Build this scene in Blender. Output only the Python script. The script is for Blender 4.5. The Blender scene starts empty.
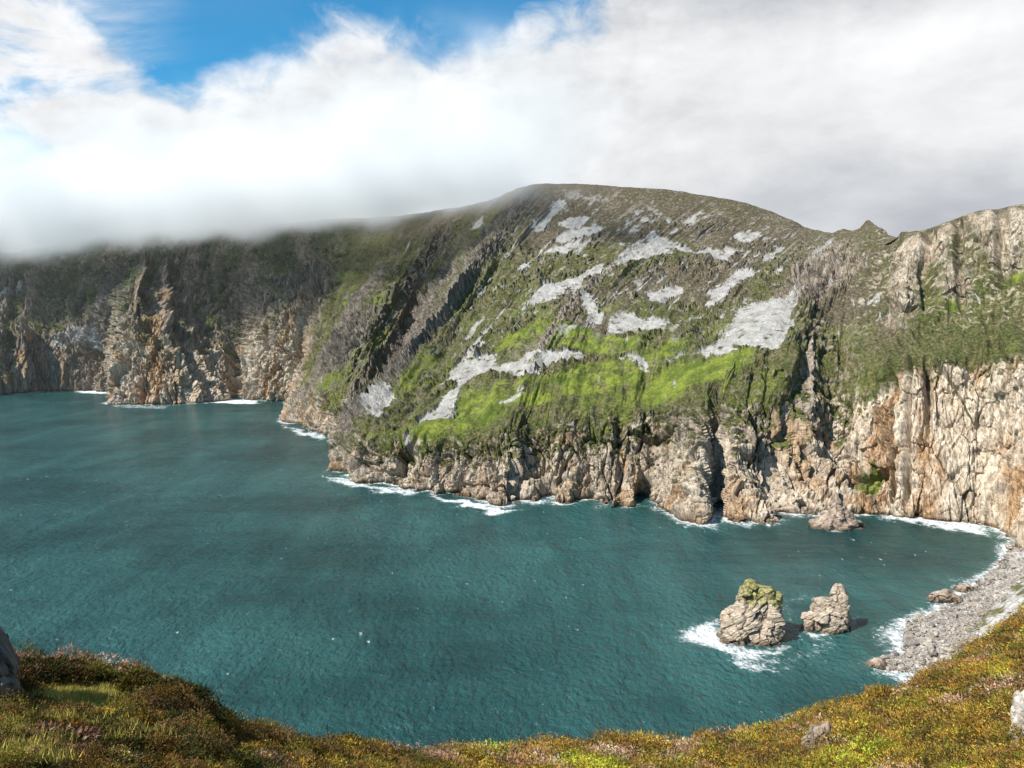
import bpy, math, random
import numpy as np
from mathutils import Vector
from mathutils.bvhtree import BVHTree
from mathutils.kdtree import KDTree

random.seed(7)
RNG = np.random.default_rng(11)
S = bpy.context.scene
COL = S.collection

# ------------------------------------------------------------------ camera
F_PX, HCAM, YH = 788.0, 200.0, 310.0
PITCH = math.atan((384 - YH) / F_PX)
cp, sp = math.cos(PITCH), math.sin(PITCH)
CAM = np.array([0.0, 0.0, HCAM])


def ray(px, py):
    x = (px - 512.0) / F_PX
    y = -(py - 384.0) / F_PX
    return np.array([x, cp + y * sp, -sp + y * cp])


def at(px, py, D):
    """World point seen at a photo pixel, D metres away along +Y."""
    r = ray(px, py)
    return CAM + r * (D / r[1])


def at_z(px, py, z):
    r = ray(px, py)
    return CAM + r * ((z - HCAM) / r[2])


# ------------------------------------------------------------------ noise
_P = np.random.default_rng(3).permutation(256).astype(np.int32)
_P = np.concatenate([_P, _P, _P])
_g = np.random.default_rng(5).normal(size=(256, 3))
_G = (_g / np.linalg.norm(_g, axis=1)[:, None]).astype(np.float32)


def perlin(x, y, z):
    x = np.asarray(x, np.float32); y = np.asarray(y, np.float32); z = np.asarray(z, np.float32)
    x, y, z = np.broadcast_arrays(x, y, z)
    xi = np.floor(x).astype(np.int32); yi = np.floor(y).astype(np.int32); zi = np.floor(z).astype(np.int32)
    fx = x - xi; fy = y - yi; fz = z - zi
    xi &= 255; yi &= 255; zi &= 255
    u = fx * fx * fx * (fx * (fx * 6 - 15) + 10)
    v = fy * fy * fy * (fy * (fy * 6 - 15) + 10)
    w = fz * fz * fz * (fz * (fz * 6 - 15) + 10)

    def g(dx, dy, dz):
        h = _P[_P[_P[xi + dx] + yi + dy] + zi + dz]
        gr = _G[h]
        return gr[..., 0] * (fx - dx) + gr[..., 1] * (fy - dy) + gr[..., 2] * (fz - dz)
    a = g(0, 0, 0); b = g(1, 0, 0); c = g(0, 1, 0); d = g(1, 1, 0)
    e = g(0, 0, 1); f = g(1, 0, 1); h = g(0, 1, 1); k = g(1, 1, 1)
    l1 = a + u * (b - a); l2 = c + u * (d - c); l3 = e + u * (f - e); l4 = h + u * (k - h)
    m1 = l1 + v * (l2 - l1); m2 = l3 + v * (l4 - l3)
    return (m1 + w * (m2 - m1)) * 1.5


def fbm(x, y, z, n=4, gain=0.5):
    s = 0; a = 1.0; f = 1.0
    for i in range(n):
        s = s + a * perlin(x * f + 17.3 * i, y * f - 9.1 * i, z * f + 4.7 * i)
        a *= gain; f *= 2.03
    return s


def ridged(x, y, z, n=3, gain=0.5):
    s = 0; a = 1.0; f = 1.0; t = 0
    for i in range(n):
        s = s + a * (1 - np.abs(perlin(x * f + 31.7 * i, y * f + 11.9 * i, z * f - 7.7 * i)) * 1.6)
        t += a; a *= gain; f *= 2.1
    return s / t


def facets(x, y, z, seed, tilt=.9):
    """Blocky rock: each cell is a tilted plane of its own; returns (height, distance to the cell edge)."""
    r = np.random.default_rng(seed)
    tab = r.random((256, 3)).astype(np.float32); off = r.normal(size=(256, 4)).astype(np.float32)
    x = np.asarray(x, np.float32); y = np.asarray(y, np.float32); z = np.asarray(z, np.float32)
    xi = np.floor(x).astype(np.int32); yi = np.floor(y).astype(np.int32); zi = np.floor(z).astype(np.int32)
    b1 = np.full(x.shape, 9.0, np.float32); b2 = b1.copy(); val = np.zeros(x.shape, np.float32)
    for i in (-1, 0, 1):
        for j in (-1, 0, 1):
            for k in (-1, 0, 1):
                cx, cy, cz = xi + i, yi + j, zi + k
                h = _P[_P[_P[cx & 255] + (cy & 255)] + (cz & 255)]
                ox = x - cx - tab[h, 0]; oy = y - cy - tab[h, 1]; oz = z - cz - tab[h, 2]
                d = np.sqrt(ox * ox + oy * oy + oz * oz)
                v = off[h, 0] * .5 + tilt * (off[h, 1] * ox + off[h, 2] * oy + off[h, 3] * .6 * oz)
                m = d < b1
                b2 = np.where(m, b1, np.minimum(b2, d)); val = np.where(m, v, val); b1 = np.where(m, d, b1)
    return val, b2 - b1


def blur(a, k):
    for ax in (0, 1):
        p = np.pad(a, [(k, k) if q == ax else (0, 0) for q in (0, 1)], mode='edge')
        c = np.cumsum(p, axis=ax); n = a.shape[ax]
        c = np.concatenate([np.zeros_like(np.take(c, [0], ax)), c], ax)
        a = (np.take(c, np.arange(2 * k + 1, 2 * k + 1 + n), ax) - np.take(c, np.arange(0, n), ax)) / (2 * k + 1)
    return a


def sstep(a, b, x):
    t = np.clip((x - a) / (b - a), 0, 1)
    return t * t * (3 - 2 * t)


def mono(P, seg):
    """Monotone cubic through P along axis 0; seg[i] samples per interval."""
    P = np.asarray(P, float)
    d = np.diff(P, axis=0)
    m = np.zeros_like(P)
    a, b = d[:-1], d[1:]
    same = (a * b) > 0
    with np.errstate(divide='ignore', invalid='ignore'):
        hm = np.where(same, 2 * a * b / (a + b), 0)
    m[1:-1] = hm
    m[0] = d[0]; m[-1] = d[-1]
    out = []
    for i, n in enumerate(seg):
        t = (np.arange(n) / n).reshape((n,) + (1,) * (P.ndim - 1))
        h00 = 2 * t**3 - 3 * t**2 + 1; h10 = t**3 - 2 * t**2 + t
        h01 = -2 * t**3 + 3 * t**2; h11 = t**3 - t**2
        out.append(h00 * P[i] + h10 * m[i] + h01 * P[i + 1] + h11 * m[i + 1])
    out.append(P[-1:])
    return np.concatenate(out, 0)


def grid_normals(P):
    du = np.gradient(P, axis=0); dv = np.gradient(P, axis=1)
    n = np.cross(du, dv)
    return n / (np.linalg.norm(n, axis=2, keepdims=True) + 1e-9)


def mesh_obj(name, verts, quads, mat=None, smooth=True, parent=None):
    """quads: (n,3) or (n,4) int array."""
    verts = np.asarray(verts, np.float32).reshape(-1, 3)
    quads = np.asarray(quads, np.int32)
    k = quads.shape[1]
    me = bpy.data.meshes.new(name)
    me.vertices.add(len(verts)); me.vertices.foreach_set('co', verts.ravel())
    me.loops.add(quads.size); me.loops.foreach_set('vertex_index', quads.ravel())
    me.polygons.add(len(quads))
    me.polygons.foreach_set('loop_start', np.arange(0, quads.size, k, dtype=np.int32))
    me.polygons.foreach_set('loop_total', np.full(len(quads), k, np.int32))
    me.polygons.foreach_set('use_smooth', np.full(len(quads), smooth, bool))
    me.update(calc_edges=True)
    me.validate()
    if mat: me.materials.append(mat)
    o = bpy.data.objects.new(name, me); COL.objects.link(o)
    if parent: o.parent = parent
    return o


def grid_quads(nu, nv, flip=False):
    i = np.arange(nu * nv).reshape(nu, nv)
    q = np.stack([i[:-1, :-1], i[1:, :-1], i[1:, 1:], i[:-1, 1:]], -1).reshape(-1, 4)
    return q[:, ::-1] if flip else q


def col_attr(o, name, arr):
    arr = np.asarray(arr, np.float32).reshape(-1, arr.shape[-1])
    if arr.shape[1] == 3: arr = np.concatenate([arr, np.ones((len(arr), 1), np.float32)], 1)
    a = o.data.attributes.new(name, 'FLOAT_COLOR', 'POINT')
    a.data.foreach_set('color', arr.ravel())


def tag(o, label=None, cat=None, group=None, kind=None):
    if label: o['label'] = label
    if cat: o['category'] = cat
    if group: o['group'] = group
    if kind: o['kind'] = kind
    return o


# ------------------------------------------------------------------ node helpers
class NT:
    def __init__(self, name):
        self.mat = bpy.data.materials.new(name); self.mat.use_nodes = True
        self.t = self.mat.node_tree
        self.t.nodes.clear()
        self.out = self.t.nodes.new('ShaderNodeOutputMaterial')

    def n(self, typ, ins=None, **kw):
        nd = self.t.nodes.new(typ)
        for k, v in kw.items(): setattr(nd, k, v)
        for k, v in (ins or {}).items(): self.set(nd.inputs[k], v)
        return nd

    def set(self, sock, v):
        if isinstance(v, bpy.types.NodeSocket): self.t.links.new(v, sock)
        else: sock.default_value = v

    def math(self, op, a, b=None, c=None, clamp=False):
        nd = self.t.nodes.new('ShaderNodeMath'); nd.operation = op; nd.use_clamp = clamp
        self.set(nd.inputs[0], a)
        if b is not None: self.set(nd.inputs[1], b)
        if c is not None: self.set(nd.inputs[2], c)
        return nd.outputs[0]

    def mix(self, f, a, b, blend='MIX'):
        nd = self.t.nodes.new('ShaderNodeMix'); nd.data_type = 'RGBA'; nd.blend_type = blend
        self.set(nd.inputs[0], f)
        self.set(nd.inputs[6], a if isinstance(a, bpy.types.NodeSocket) else (*a, 1) if len(a) == 3 else a)
        self.set(nd.inputs[7], b if isinstance(b, bpy.types.NodeSocket) else (*b, 1) if len(b) == 3 else b)
        return nd.outputs[2]

    def noise(self, vec, scale, detail=4, rough=0.55, dist=0.0):
        nd = self.n('ShaderNodeTexNoise', {'Scale': scale, 'Detail': detail, 'Roughness': rough, 'Distortion': dist})
        self.t.links.new(vec, nd.inputs['Vector'])
        return nd.outputs['Fac']

    def rng(self, v, a, b, c=0.0, d=1.0):
        nd = self.t.nodes.new('ShaderNodeMapRange'); nd.interpolation_type = 'SMOOTHSTEP'
        self.set(nd.inputs[0], v)
        for i, x in enumerate((a, b, c, d)): self.set(nd.inputs[1 + i], x)
        return nd.outputs[0]

    def mapped(self, vec, scale=(1, 1, 1), rot=(0, 0, 0)):
        nd = self.n('ShaderNodeMapping', {'Scale': scale, 'Rotation': rot})
        self.t.links.new(vec, nd.inputs['Vector'])
        return nd.outputs[0]

    def pos(self):
        return self.n('ShaderNodeNewGeometry').outputs['Position']

    def attr(self, name):
        nd = self.n('ShaderNodeAttribute', attribute_name=name)
        return nd.outputs['Color']

    def sep(self, c):
        nd = self.t.nodes.new('ShaderNodeSeparateColor'); self.t.links.new(c, nd.inputs[0])
        return nd.outputs[0], nd.outputs[1], nd.outputs[2]

    def bsdf(self, color, rough=0.9, spec=0.2, bump=None, strength=0.5, dist=1.0, **kw):
        b = self.n('ShaderNodeBsdfPrincipled')
        self.set(b.inputs['Base Color'], color if isinstance(color, bpy.types.NodeSocket) else (*color, 1))
        self.set(b.inputs['Roughness'], rough)
        self.set(b.inputs['Specular IOR Level'], spec)
        for k, v in kw.items(): self.set(b.inputs[k], v)
        if bump is not None:
            bp = self.n('ShaderNodeBump', {'Strength': strength, 'Distance': dist, 'Height': bump})
            self.t.links.new(bp.outputs[0], b.inputs['Normal'])
        self.t.links.new(b.outputs[0], self.out.inputs[0])
        return b


# ------------------------------------------------------------------ materials
def terrain_material():
    m = NT('terrain')
    P = m.pos()
    rock, scree, lush = m.sep(m.attr('cover'))
    ochre, pale, brown = m.sep(m.attr('tint'))
    cloud_shade, cool, _u = m.sep(m.attr('stone'))
    # plants
    nh = m.noise(P, 0.06, 7, 0.68)
    nf = m.noise(P, 0.35, 4, 0.65)
    heath = m.mix(m.rng(nh, 0.4, 0.62), HEATH_A, HEATH_B)
    heath = m.mix(brown, heath, HEATH_C)
    heath = m.mix(cool, heath, m.mix(m.rng(nh, .38, .6), (.034, .046, .026), (.062, .075, .040)))  # far heath mixed towards a darker, cooler green
    heath = m.mix(m.rng(nf, 0.35, 0.7), m.mix(1.0, heath, (.45, .45, .45), 'MULTIPLY'), m.mix(1.0, heath, (1.5, 1.45, 1.3), 'MULTIPLY'))
    nl = m.noise(P, 0.05, 4, 0.6)
    grass = m.mix(m.rng(nl, 0.35, 0.65), LUSH_A, LUSH_B)
    grass = m.mix(m.rng(nf, 0.35, 0.65), m.mix(1.0, grass, (.62, .66, .7), 'MULTIPLY'), m.mix(1.0, grass, (1.08, 1.06, 1.0), 'MULTIPLY'))
    veg = m.mix(lush, heath, grass)
    # rock
    Pv = m.mapped(P, (1, 1, 0.22), (0.25, 0.18, 0.3))
    s1 = m.noise(Pv, 0.09, 6, 0.68)
    s2 = m.noise(Pv, 0.4, 6, 0.74)
    s3 = m.noise(P, 1.3, 3, 0.7)
    grey = m.mix(m.rng(s1, 0.32, 0.68), ROCK_D, ROCK_L)
    pl = m.mix(m.rng(s1, 0.3, 0.62), PALE_D, PALE_L)
    rk = m.mix(pale, grey, pl)
    oc = m.mix(m.rng(s2, 0.3, 0.7), OCHRE_D, OCHRE_L)
    rk = m.mix(ochre, rk, oc)
    rk = m.mix(m.rng(s2, 0.34, 0.60), m.mix(1.0, rk, (.42, .40, .38), 'MULTIPLY'), m.mix(1.0, rk, (1.2, 1.18, 1.14), 'MULTIPLY'))
    rk = m.mix(m.rng(s3, 0.55, 0.8, 0, .4), rk, (0.05, 0.05, 0.045))
    rk = m.mix(m.math('MULTIPLY', cloud_shade, .8), rk, m.mix(1.0, rk, (.58, .61, .64), 'MULTIPLY'))  # rock colour darkened and cooled to stand for cloud shade
    sc = m.mix(m.rng(m.noise(P, 0.8, 3, 0.8), 0.3, 0.7), SCREE_D, SCREE_L)
    sc = m.mix(1.0, sc, m.mix(m.rng(m.noise(m.mapped(P, (1, .35, .6), (0, 0, .3)), 0.07, 6, 0.7), .3, .7), (.68, .67, .65), (1.16, 1.15, 1.13)), 'MULTIPLY')
    zz = m.n('ShaderNodeSeparateXYZ'); m.t.links.new(P, zz.inputs[0])
    rk = m.mix(m.rng(m.math('ADD', zz.outputs[2], m.math('MULTIPLY', s2, 6.0)), 9.0, 4.0), rk, m.mix(1.0, rk, (.36, .33, .30), 'MULTIPLY'))
    c = m.mix(rock, veg, rk)
    c = m.mix(m.math('MULTIPLY', scree, m.rng(m.noise(m.mapped(P, (1, .4, .6), (0, 0, .3)), .16, 6, .75), .30, .52, .45, 1)), c, sc)
    h = m.math('ADD', m.math('MULTIPLY', s2, 0.8), m.math('MULTIPLY', s3, 0.5))
    h = m.math('ADD', m.math('MULTIPLY', h, m.rng(rock, 0, 1, 0.55, 1.0)), m.math('MULTIPLY', nf, 0.8))
    m.bsdf(c, 0.95, 0.1, h, 0.8, 1.5)
    return m.mat


HEATH_A, HEATH_B, HEATH_C = (0.070, 0.080, 0.030), (0.112, 0.104, 0.052), (0.105, 0.090, 0.062)
LUSH_A, LUSH_B = (0.085, 0.115, 0.022), (0.19, 0.22, 0.038)
ROCK_D, ROCK_L = (0.14, 0.115, 0.095), (0.34, 0.285, 0.235)
PALE_D, PALE_L = (0.39, 0.31, 0.23), (0.62, 0.54, 0.44)
OCHRE_D, OCHRE_L = (0.2, 0.10, 0.05), (0.42, 0.25, 0.11)
SCREE_D, SCREE_L = (0.26, 0.25, 0.24), (0.43, 0.415, 0.40)


def rock_material(name, dark, light, scale=1.0, moss=None, stretch=(1, 1, 1), rot=(0, 0, 0), obj=False, bump=1.0, wet=False):
    m = NT(name)
    P = m.n('ShaderNodeTexCoord').outputs['Object'] if obj else m.pos()
    Pm = m.mapped(P, stretch, rot)
    a = m.noise(Pm, 0.25 * scale, 6, 0.65)
    b = m.noise(Pm, 1.1 * scale, 5, 0.7)
    c = m.mix(m.rng(a, 0.3, 0.7), dark, light)
    if wet:
        zz = m.n('ShaderNodeSeparateXYZ'); m.t.links.new(P, zz.inputs[0])
        c = m.mix(m.rng(m.math('ADD', zz.outputs[2], m.math('MULTIPLY', b, 5.0)), 7.0, 3.2), c, m.mix(1.0, c, (.36, .33, .30), 'MULTIPLY'))
    c = m.mix(m.rng(b, 0.35, 0.65), m.mix(1.0, c, (.55, .54, .53), 'MULTIPLY'), m.mix(1.0, c, (1.15, 1.13, 1.1), 'MULTIPLY'))
    if obj:
        oi = m.n('ShaderNodeObjectInfo').outputs['Random']
        c = m.mix(1.0, c, m.mix(oi, (.7, .7, .72), (1.25, 1.2, 1.12)), 'MULTIPLY')
    if moss:
        g = m.n('ShaderNodeNewGeometry').outputs['Normal']
        nz = m.n('ShaderNodeSeparateXYZ'); m.t.links.new(g, nz.inputs[0])
        f = m.math('MULTIPLY', m.rng(nz.outputs[2], 0.45, 0.8), m.rng(b, 0.4, 0.55))
        c = m.mix(f, c, moss)
    m.bsdf(c, 0.9, 0.2, m.math('ADD', a, m.math('MULTIPLY', b, 0.6)), 0.8, bump / scale)
    return m.mat


def sea_material():
    m = NT('sea_water')
    P = m.pos()
    foam, shallow, ruffle = m.sep(m.attr('surf'))
    W = m.mapped(P, (1, 0.62, 1), (0, 0, 0.35))
    nsw = m.noise(m.mapped(P, (1, .5, 1), (0, 0, .35)), .028, 4, .6, .5)
    nst = m.noise(m.mapped(P, (1, .22, 1), (0, 0, -.9)), .02, 5, .65, .3)
    n0 = m.noise(m.mapped(P, (0.55, 1, 1), (0, 0, -0.35)), 0.006, 4, 0.6)
    n1 = m.noise(W, 0.10, 4, 0.55, 0.15)
    n2 = m.noise(W, 0.30, 4, 0.55, 0.1)
    n3 = m.noise(W, 1.1, 3, 0.6)
    # body colour of the water
    deep = m.mix(m.rng(n0, 0.36, 0.60), (0.006, 0.043, 0.0445), (0.017, 0.077, 0.077))
    deep = m.mix(m.rng(nst, .4, .66, 0, .9), deep, m.mix(1.0, deep, (1.7, 1.45, 1.4), 'MULTIPLY'))
    body = m.mix(m.rng(shallow, 0.0, 1.0, 0, .8), deep, (0.03, 0.105, 0.075))
    body = m.mix(m.math('MULTIPLY', foam, .25), body, (0.10, 0.25, 0.24))
    # foam: broken into lace by noise
    fn = m.noise(m.mapped(P, (1, 1, 1)), 0.22, 6, 0.72, 1.2)
    thr = m.math('SUBTRACT', .74, m.math('MULTIPLY', foam, .50))
    fmask = m.rng(m.math('SUBTRACT', fn, thr), -0.04, 0.30)
    fmask = m.math('MULTIPLY', fmask, m.rng(foam, 0.04, 0.3))
    # whitecaps
    wc = m.noise(m.mapped(P, (1, 0.5, 1), (0, 0, 0.35)), 0.24, 5, 0.6)
    wc2 = m.noise(P, 0.012, 2, 0.5)
    caps = m.rng(m.math('ADD', wc, m.math('MULTIPLY', wc2, 0.25)), 0.81, 0.90)
    f = m.math('MAXIMUM', fmask, m.math('MULTIPLY', caps, 0.8))
    c = m.mix(f, body, (0.80, 0.82, 0.82))
    h = m.math('ADD', m.math('ADD', m.math('MULTIPLY', nsw, 6.0), m.math('MULTIPLY', n1, 2.4)), m.math('ADD', m.math('MULTIPLY', n2, 3.0), m.math('MULTIPLY', n3, 0.8)))
    b = m.bsdf(c, m.rng(f, 0, 1, 0.14, 0.8), 0.5, h, 1.0, 1.3)
    m.set(b.inputs['IOR'], 1.33)
    return m.mat


def plant_material(name, rough=0.8, transl=0.25):
    m = NT(name)
    c = m.attr('tint')
    n = m.noise(m.pos(), 9.0, 2, 0.5)
    c = m.mix(1.0, c, m.mix(m.rng(n, .3, .7), (.75, .75, .75), (1.25, 1.25, 1.25)), 'MULTIPLY')
    d = m.n('ShaderNodeBsdfDiffuse'); m.set(d.inputs[0], c)
    t = m.n('ShaderNodeBsdfTranslucent'); m.set(t.inputs[0], c)
    mx = m.n('ShaderNodeMixShader', {0: transl})
    m.t.links.new(d.outputs[0], mx.inputs[1]); m.t.links.new(t.outputs[0], mx.inputs[2])
    m.t.links.new(mx.outputs[0], m.out.inputs[0])
    return m.mat


# ------------------------------------------------------------------ the mountain and its sea cliffs
# each column runs from the water to the ridge: B base, M mid cliff, T cliff top, L, S, U slopes, R ridge
# (photo x, photo y, distance); the base is on the water so it needs no distance
COLS = [
 [(-420,400),(-420,375,1800),(-410,345,1850),(-400,320,1950),(-390,290,2050),(-380,250,2300),(-370,215,2600)],
 [(-150,396),(-150,375,1850),(-145,345,1900),(-140,320,2000),(-135,295,2150),(-125,265,2350),(-115,235,2600)],
 [(-14,396),(-14,378,1850),(-10,350,1890),(-5,322,1990),(0,300,2150),(5,272,2380),(10,252,2620)],
 [(12,394),(12,376,1875),(10,348,1915),(12,320,2030),(15,300,2170),(20,268,2390),(35,248,2630)],
 [(35,392),(35,365,1930),(34,333,1975),(34,320,2060),(40,295,2180),(45,266,2390),(62,243,2620)],
 [(72,391),(72,370,1960),(75,340,2020),(80,320,2080),(85,295,2180),(92,265,2320),(110,236,2600)],
 [(108,392),(105,370,1950),(106,335,1990),(114,308,2030),(120,290,2090),(126,264,2250),(140,232,2600)],
 [(109,404),(114,376,1705),(121,330,1770),(127,300,1840),(133,280,1900),(142,258,2150),(162,230,2600)],
 [(142,405),(145,380,1680),(143,345,1735),(138,310,1810),(138,284,1890),(150,258,2150),(176,229,2600)],
 [(172,405),(170,378,1680),(165,350,1730),(158,315,1850),(156,292,1930),(165,258,2150),(190,228,2600)],
 [(222,401),(212,380,1770),(195,350,1830),(178,320,1930),(173,295,2000),(183,258,2200),(210,227,2600)],
 [(234,400),(232,380,1800),(230,350,1880),(222,325,1960),(220,300,2060),(225,262,2250),(236,226,2600)],
 [(258,401),(260,378,1745),(267,335,1800),(275,308,1860),(280,285,1950),(285,255,2200),(282,224,2600)],
 [(290,404),(297,375,1700),(310,330,1760),(318,304,1840),(326,280,1950),(333,250,2150),(325,220,2550)],
 [(283,421),(292,405,1430),(300,394,1450),(328,345,1560),(354,300,1750),(380,255,1960),(398,216,2400)],
 [(320,433),(325,415,1290),(330,400,1315),(355,355,1430),(382,310,1610),(410,258,1850),(438,211,2250)],
 [(342,440),(348,424,1228),(352,411,1248),(372,370,1420),(400,320,1640),(433,255,1890),(472,205,2100)],
 [(357,447),(361,434,1168),(366,417,1195),(388,374,1390),(415,325,1600),(450,255,1850),(497,198,1980)],
 [(345,461),(349,446,1042),(354,432,1062),(385,390,1195),(424,326,1420),(463,255,1680),(520,188,1850)],
 [(331,469),(336,457,998),(342,444,1010),(376,410,1060),(425,352,1195),(480,262,1480),(540,184,1800)],
 [(363,484),(366,465,915),(372,445,935),(402,405,1020),(446,347,1180),(505,262,1480),(575,184,1780)],
 [(410,491),(412,468,880),(415,445,900),(436,405,985),(475,350,1130),(540,265,1430),(620,187,1760)],
 [(460,498),(460,470,848),(462,441,872),(478,400,960),(510,345,1110),(575,268,1400),(665,190,1740)],
 [(506,506),(506,474,815),(508,438,845),(520,395,935),(550,335,1100),(610,270,1380),(700,195,1720)],
 [(530,503),(530,474,840),(532,434,868),(545,390,945),(570,330,1105),(628,270,1370),(718,198,1710)],
 [(560,503),(560,470,835),(562,430,865),(571,382,950),(590,325,1110),(645,270,1360),(735,201,1700)],
 [(612,507),(612,470,818),(612,425,850),(618,380,930),(635,325,1090),(680,272,1340),(760,208,1680)],
 [(648,505),(650,465,820),(651,420,852),(655,390,905),(672,330,1050),(712,275,1300),(785,218,1640)],
 [(676,516),(678,468,785),(680,418,825),(685,388,868),(700,335,1010),(735,277,1260),(796,223,1610)],
 [(697,525),(698,470,762),(700,415,808),(707,385,845),(718,336,975),(750,280,1230),(805,228,1580)],
 [(717,507),(716,468,822),(717,415,832),(727,371,852),(736,333,960),(768,282,1200),(818,231,1540)],
 [(732,523),(735,470,768),(740,410,812),(748,358,868),(763,325,945),(788,282,1150),(828,233,1500)],
 [(767,525),(768,475,765),(772,415,808),(780,352,868),(794,318,950),(808,280,1120),(840,233,1450)],
 [(809,515),(808,470,803),(808,400,848),(811,343,902),(820,303,990),(834,264,1150),(855,231,1400)],
 [(852,514),(847,470,812),(838,400,862),(837,338,912),(844,300,1000),(854,262,1130),(868,224,1330)],
 [(882,515),(881,460,795),(878,390,830),(868,334,885),(872,298,950),(879,265,1060),(885,235,1220)],
 [(915,518),(915,450,772),(913,365,802),(911,335,855),(906,302,905),(905,268,950),(905,236,1050)],
 [(950,521),(950,440,757),(952,362,790),(951,335,840),(948,300,905),(945,265,935),(940,225,990)],
 [(985,526),(985,440,742),(988,363,770),(990,335,812),(986,297,880),(981,258,912),(978,211,960)],
 [(1016,546),(1019,440,712),(1023,353,740),(1026,325,790),(1026,285,860),(1024,250,885),(1022,204,930)],
 [(1075,570),(1078,440,670),(1085,350,705),(1086,320,760),(1086,280,830),(1085,245,860),(1085,198,900)],
 [(1230,600),(1230,450,600),(1230,350,640),(1230,315,690),(1230,280,750),(1230,240,790),(1230,190,840)],
 [(1500,640),(1500,450,560),(1500,350,590),(1500,315,640),(1500,280,690),(1500,230,730),(1500,180,780)],
]


def col_points(c):
    B = at_z(c[0][0], c[0][1], 0.0)
    pts = [B] + [at(*q) for q in c[1:]]
    out = B - np.array([0, 0, 14.0]); d = pts[1] - B; d[2] = 0
    out = out - d / (np.linalg.norm(d) + 1e-6) * 5.0
    R = pts[-1]
    back = R + np.array([R[0] * 0.04, 160.0, -12.0])
    back2 = R + np.array([R[0] * 0.10, 500.0, -150.0])
    return [out] + pts + [back, back2]


CTRL = np.array([col_points(c) for c in COLS])          # (columns, 10 rows, 3)
NCOL = len(COLS)
NB = NCOL
seg_u = []
for i in range(NCOL - 1):
    w = max(abs(COLS[i + 1][k][0] - COLS[i][k][0]) for k in range(7))
    x0 = min(COLS[i][k][0] for k in range(7)); x1 = max(COLS[i + 1][k][0] for k in range(7))
    vis = (x1 > -20 and x0 < 1044)
    seg_u.append(int(np.clip(w * (1.45 if vis else 0.25), 26, 75)))
seg_v = [6, 66, 72, 64, 76, 80, 80, 14, 6]
G = mono(CTRL, seg_u)                                     # along the coast
G = mono(G.transpose(1, 0, 2), seg_v).transpose(1, 0, 2)  # up the slope
NU, NV = G.shape[:2]
u_of = np.concatenate([np.arange(n) / n + i for i, n in enumerate(seg_u)] + [[NCOL - 1.0]])   # column number
v_of = np.concatenate([np.arange(n) / n + i for i, n in enumerate(seg_v)] + [[9.0]])         # 1 base,3 cliff top,7 ridge
UU, VV = np.meshgrid(u_of, v_of, indexing='ij')
N0 = grid_normals(G)
if np.mean(N0[:, NV // 2, 2]) < 0: N0 = -N0
X, Y, Z = G[..., 0], G[..., 1], G[..., 2]

# a helper that finds the smooth hillside under a photo pixel
_sub = G[::4, ::4].reshape(-1, 3)
_nu, _nv = G[::4, ::4].shape[:2]
BASE_BVH = BVHTree.FromPolygons([tuple(p) for p in _sub], [tuple(q) for q in grid_quads(_nu, _nv)])


def on_hill(px, py):
    r = ray(px, py)
    h = BASE_BVH.ray_cast(Vector(CAM), Vector(r).normalized())
    return np.array(h[0]) if h[0] is not None else None


def inside(poly, x, y):
    n = len(poly); r = np.zeros(x.shape, bool)
    j = n - 1
    for i in range(n):
        xi, yi = poly[i]; xj, yj = poly[j]
        c = ((yi > y) != (yj > y)) & (x < (xj - xi) * (y - yi) / (yj - yi + 1e-9) + xi)
        r ^= c; j = i
    return r


def segdist(poly, x, y, closed=True):
    d = np.full(x.shape, 1e9)
    n = len(poly)
    for i in range(n if closed else n - 1):
        ax, ay = poly[i]; bx, by = poly[(i + 1) % n]
        vx, vy = bx - ax, by - ay
        t = np.clip(((x - ax) * vx + (y - ay) * vy) / (vx * vx + vy * vy + 1e-9), 0, 1)
        d = np.minimum(d, np.hypot(x - ax - t * vx, y - ay - t * vy))
    return d


wx = 5.5 * fbm(X / 26, Y / 26, Z / 26, 3)
wy = 7.0 * fbm(X / 26 + 40, Y / 26, Z / 26 + 9, 3)
jag = 3.0 * fbm(X / 11 + 3, Y / 11, Z / 11, 3) + 7.0 * fbm(UU * 46 / 9, VV * 1.5, 1.1, 3)


def patch(polys, soft=4.0, jagk=1.0, vlim=None):
    """Ground cover inside outlines laid on the hill, with ragged edges, as a 0..1 field over the grid."""
    out = np.zeros(X.shape)
    for p in polys:
        w = [on_hill(*q) for q in p]
        w = [(q[0], q[1]) for q in w if q is not None]
        if len(w) < 3: continue
        a = np.array(w)
        lo, hi = a.min(0) - 40, a.max(0) + 40
        m = (X > lo[0]) & (X < hi[0]) & (Y > lo[1]) & (Y < hi[1]) & (VV > 1) & (VV < 7.5)
        if vlim: m &= (VV > vlim[0]) & (VV < vlim[1])
        xs, ys = X[m] + wx[m] * jagk, Y[m] + wy[m] * jagk
        sd = segdist(w, xs, ys); sd = np.where(inside(w, xs, ys), sd, -sd)
        out[m] = np.maximum(out[m], sstep(-soft, soft, sd + jag[m] * jagk))
    return out


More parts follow.
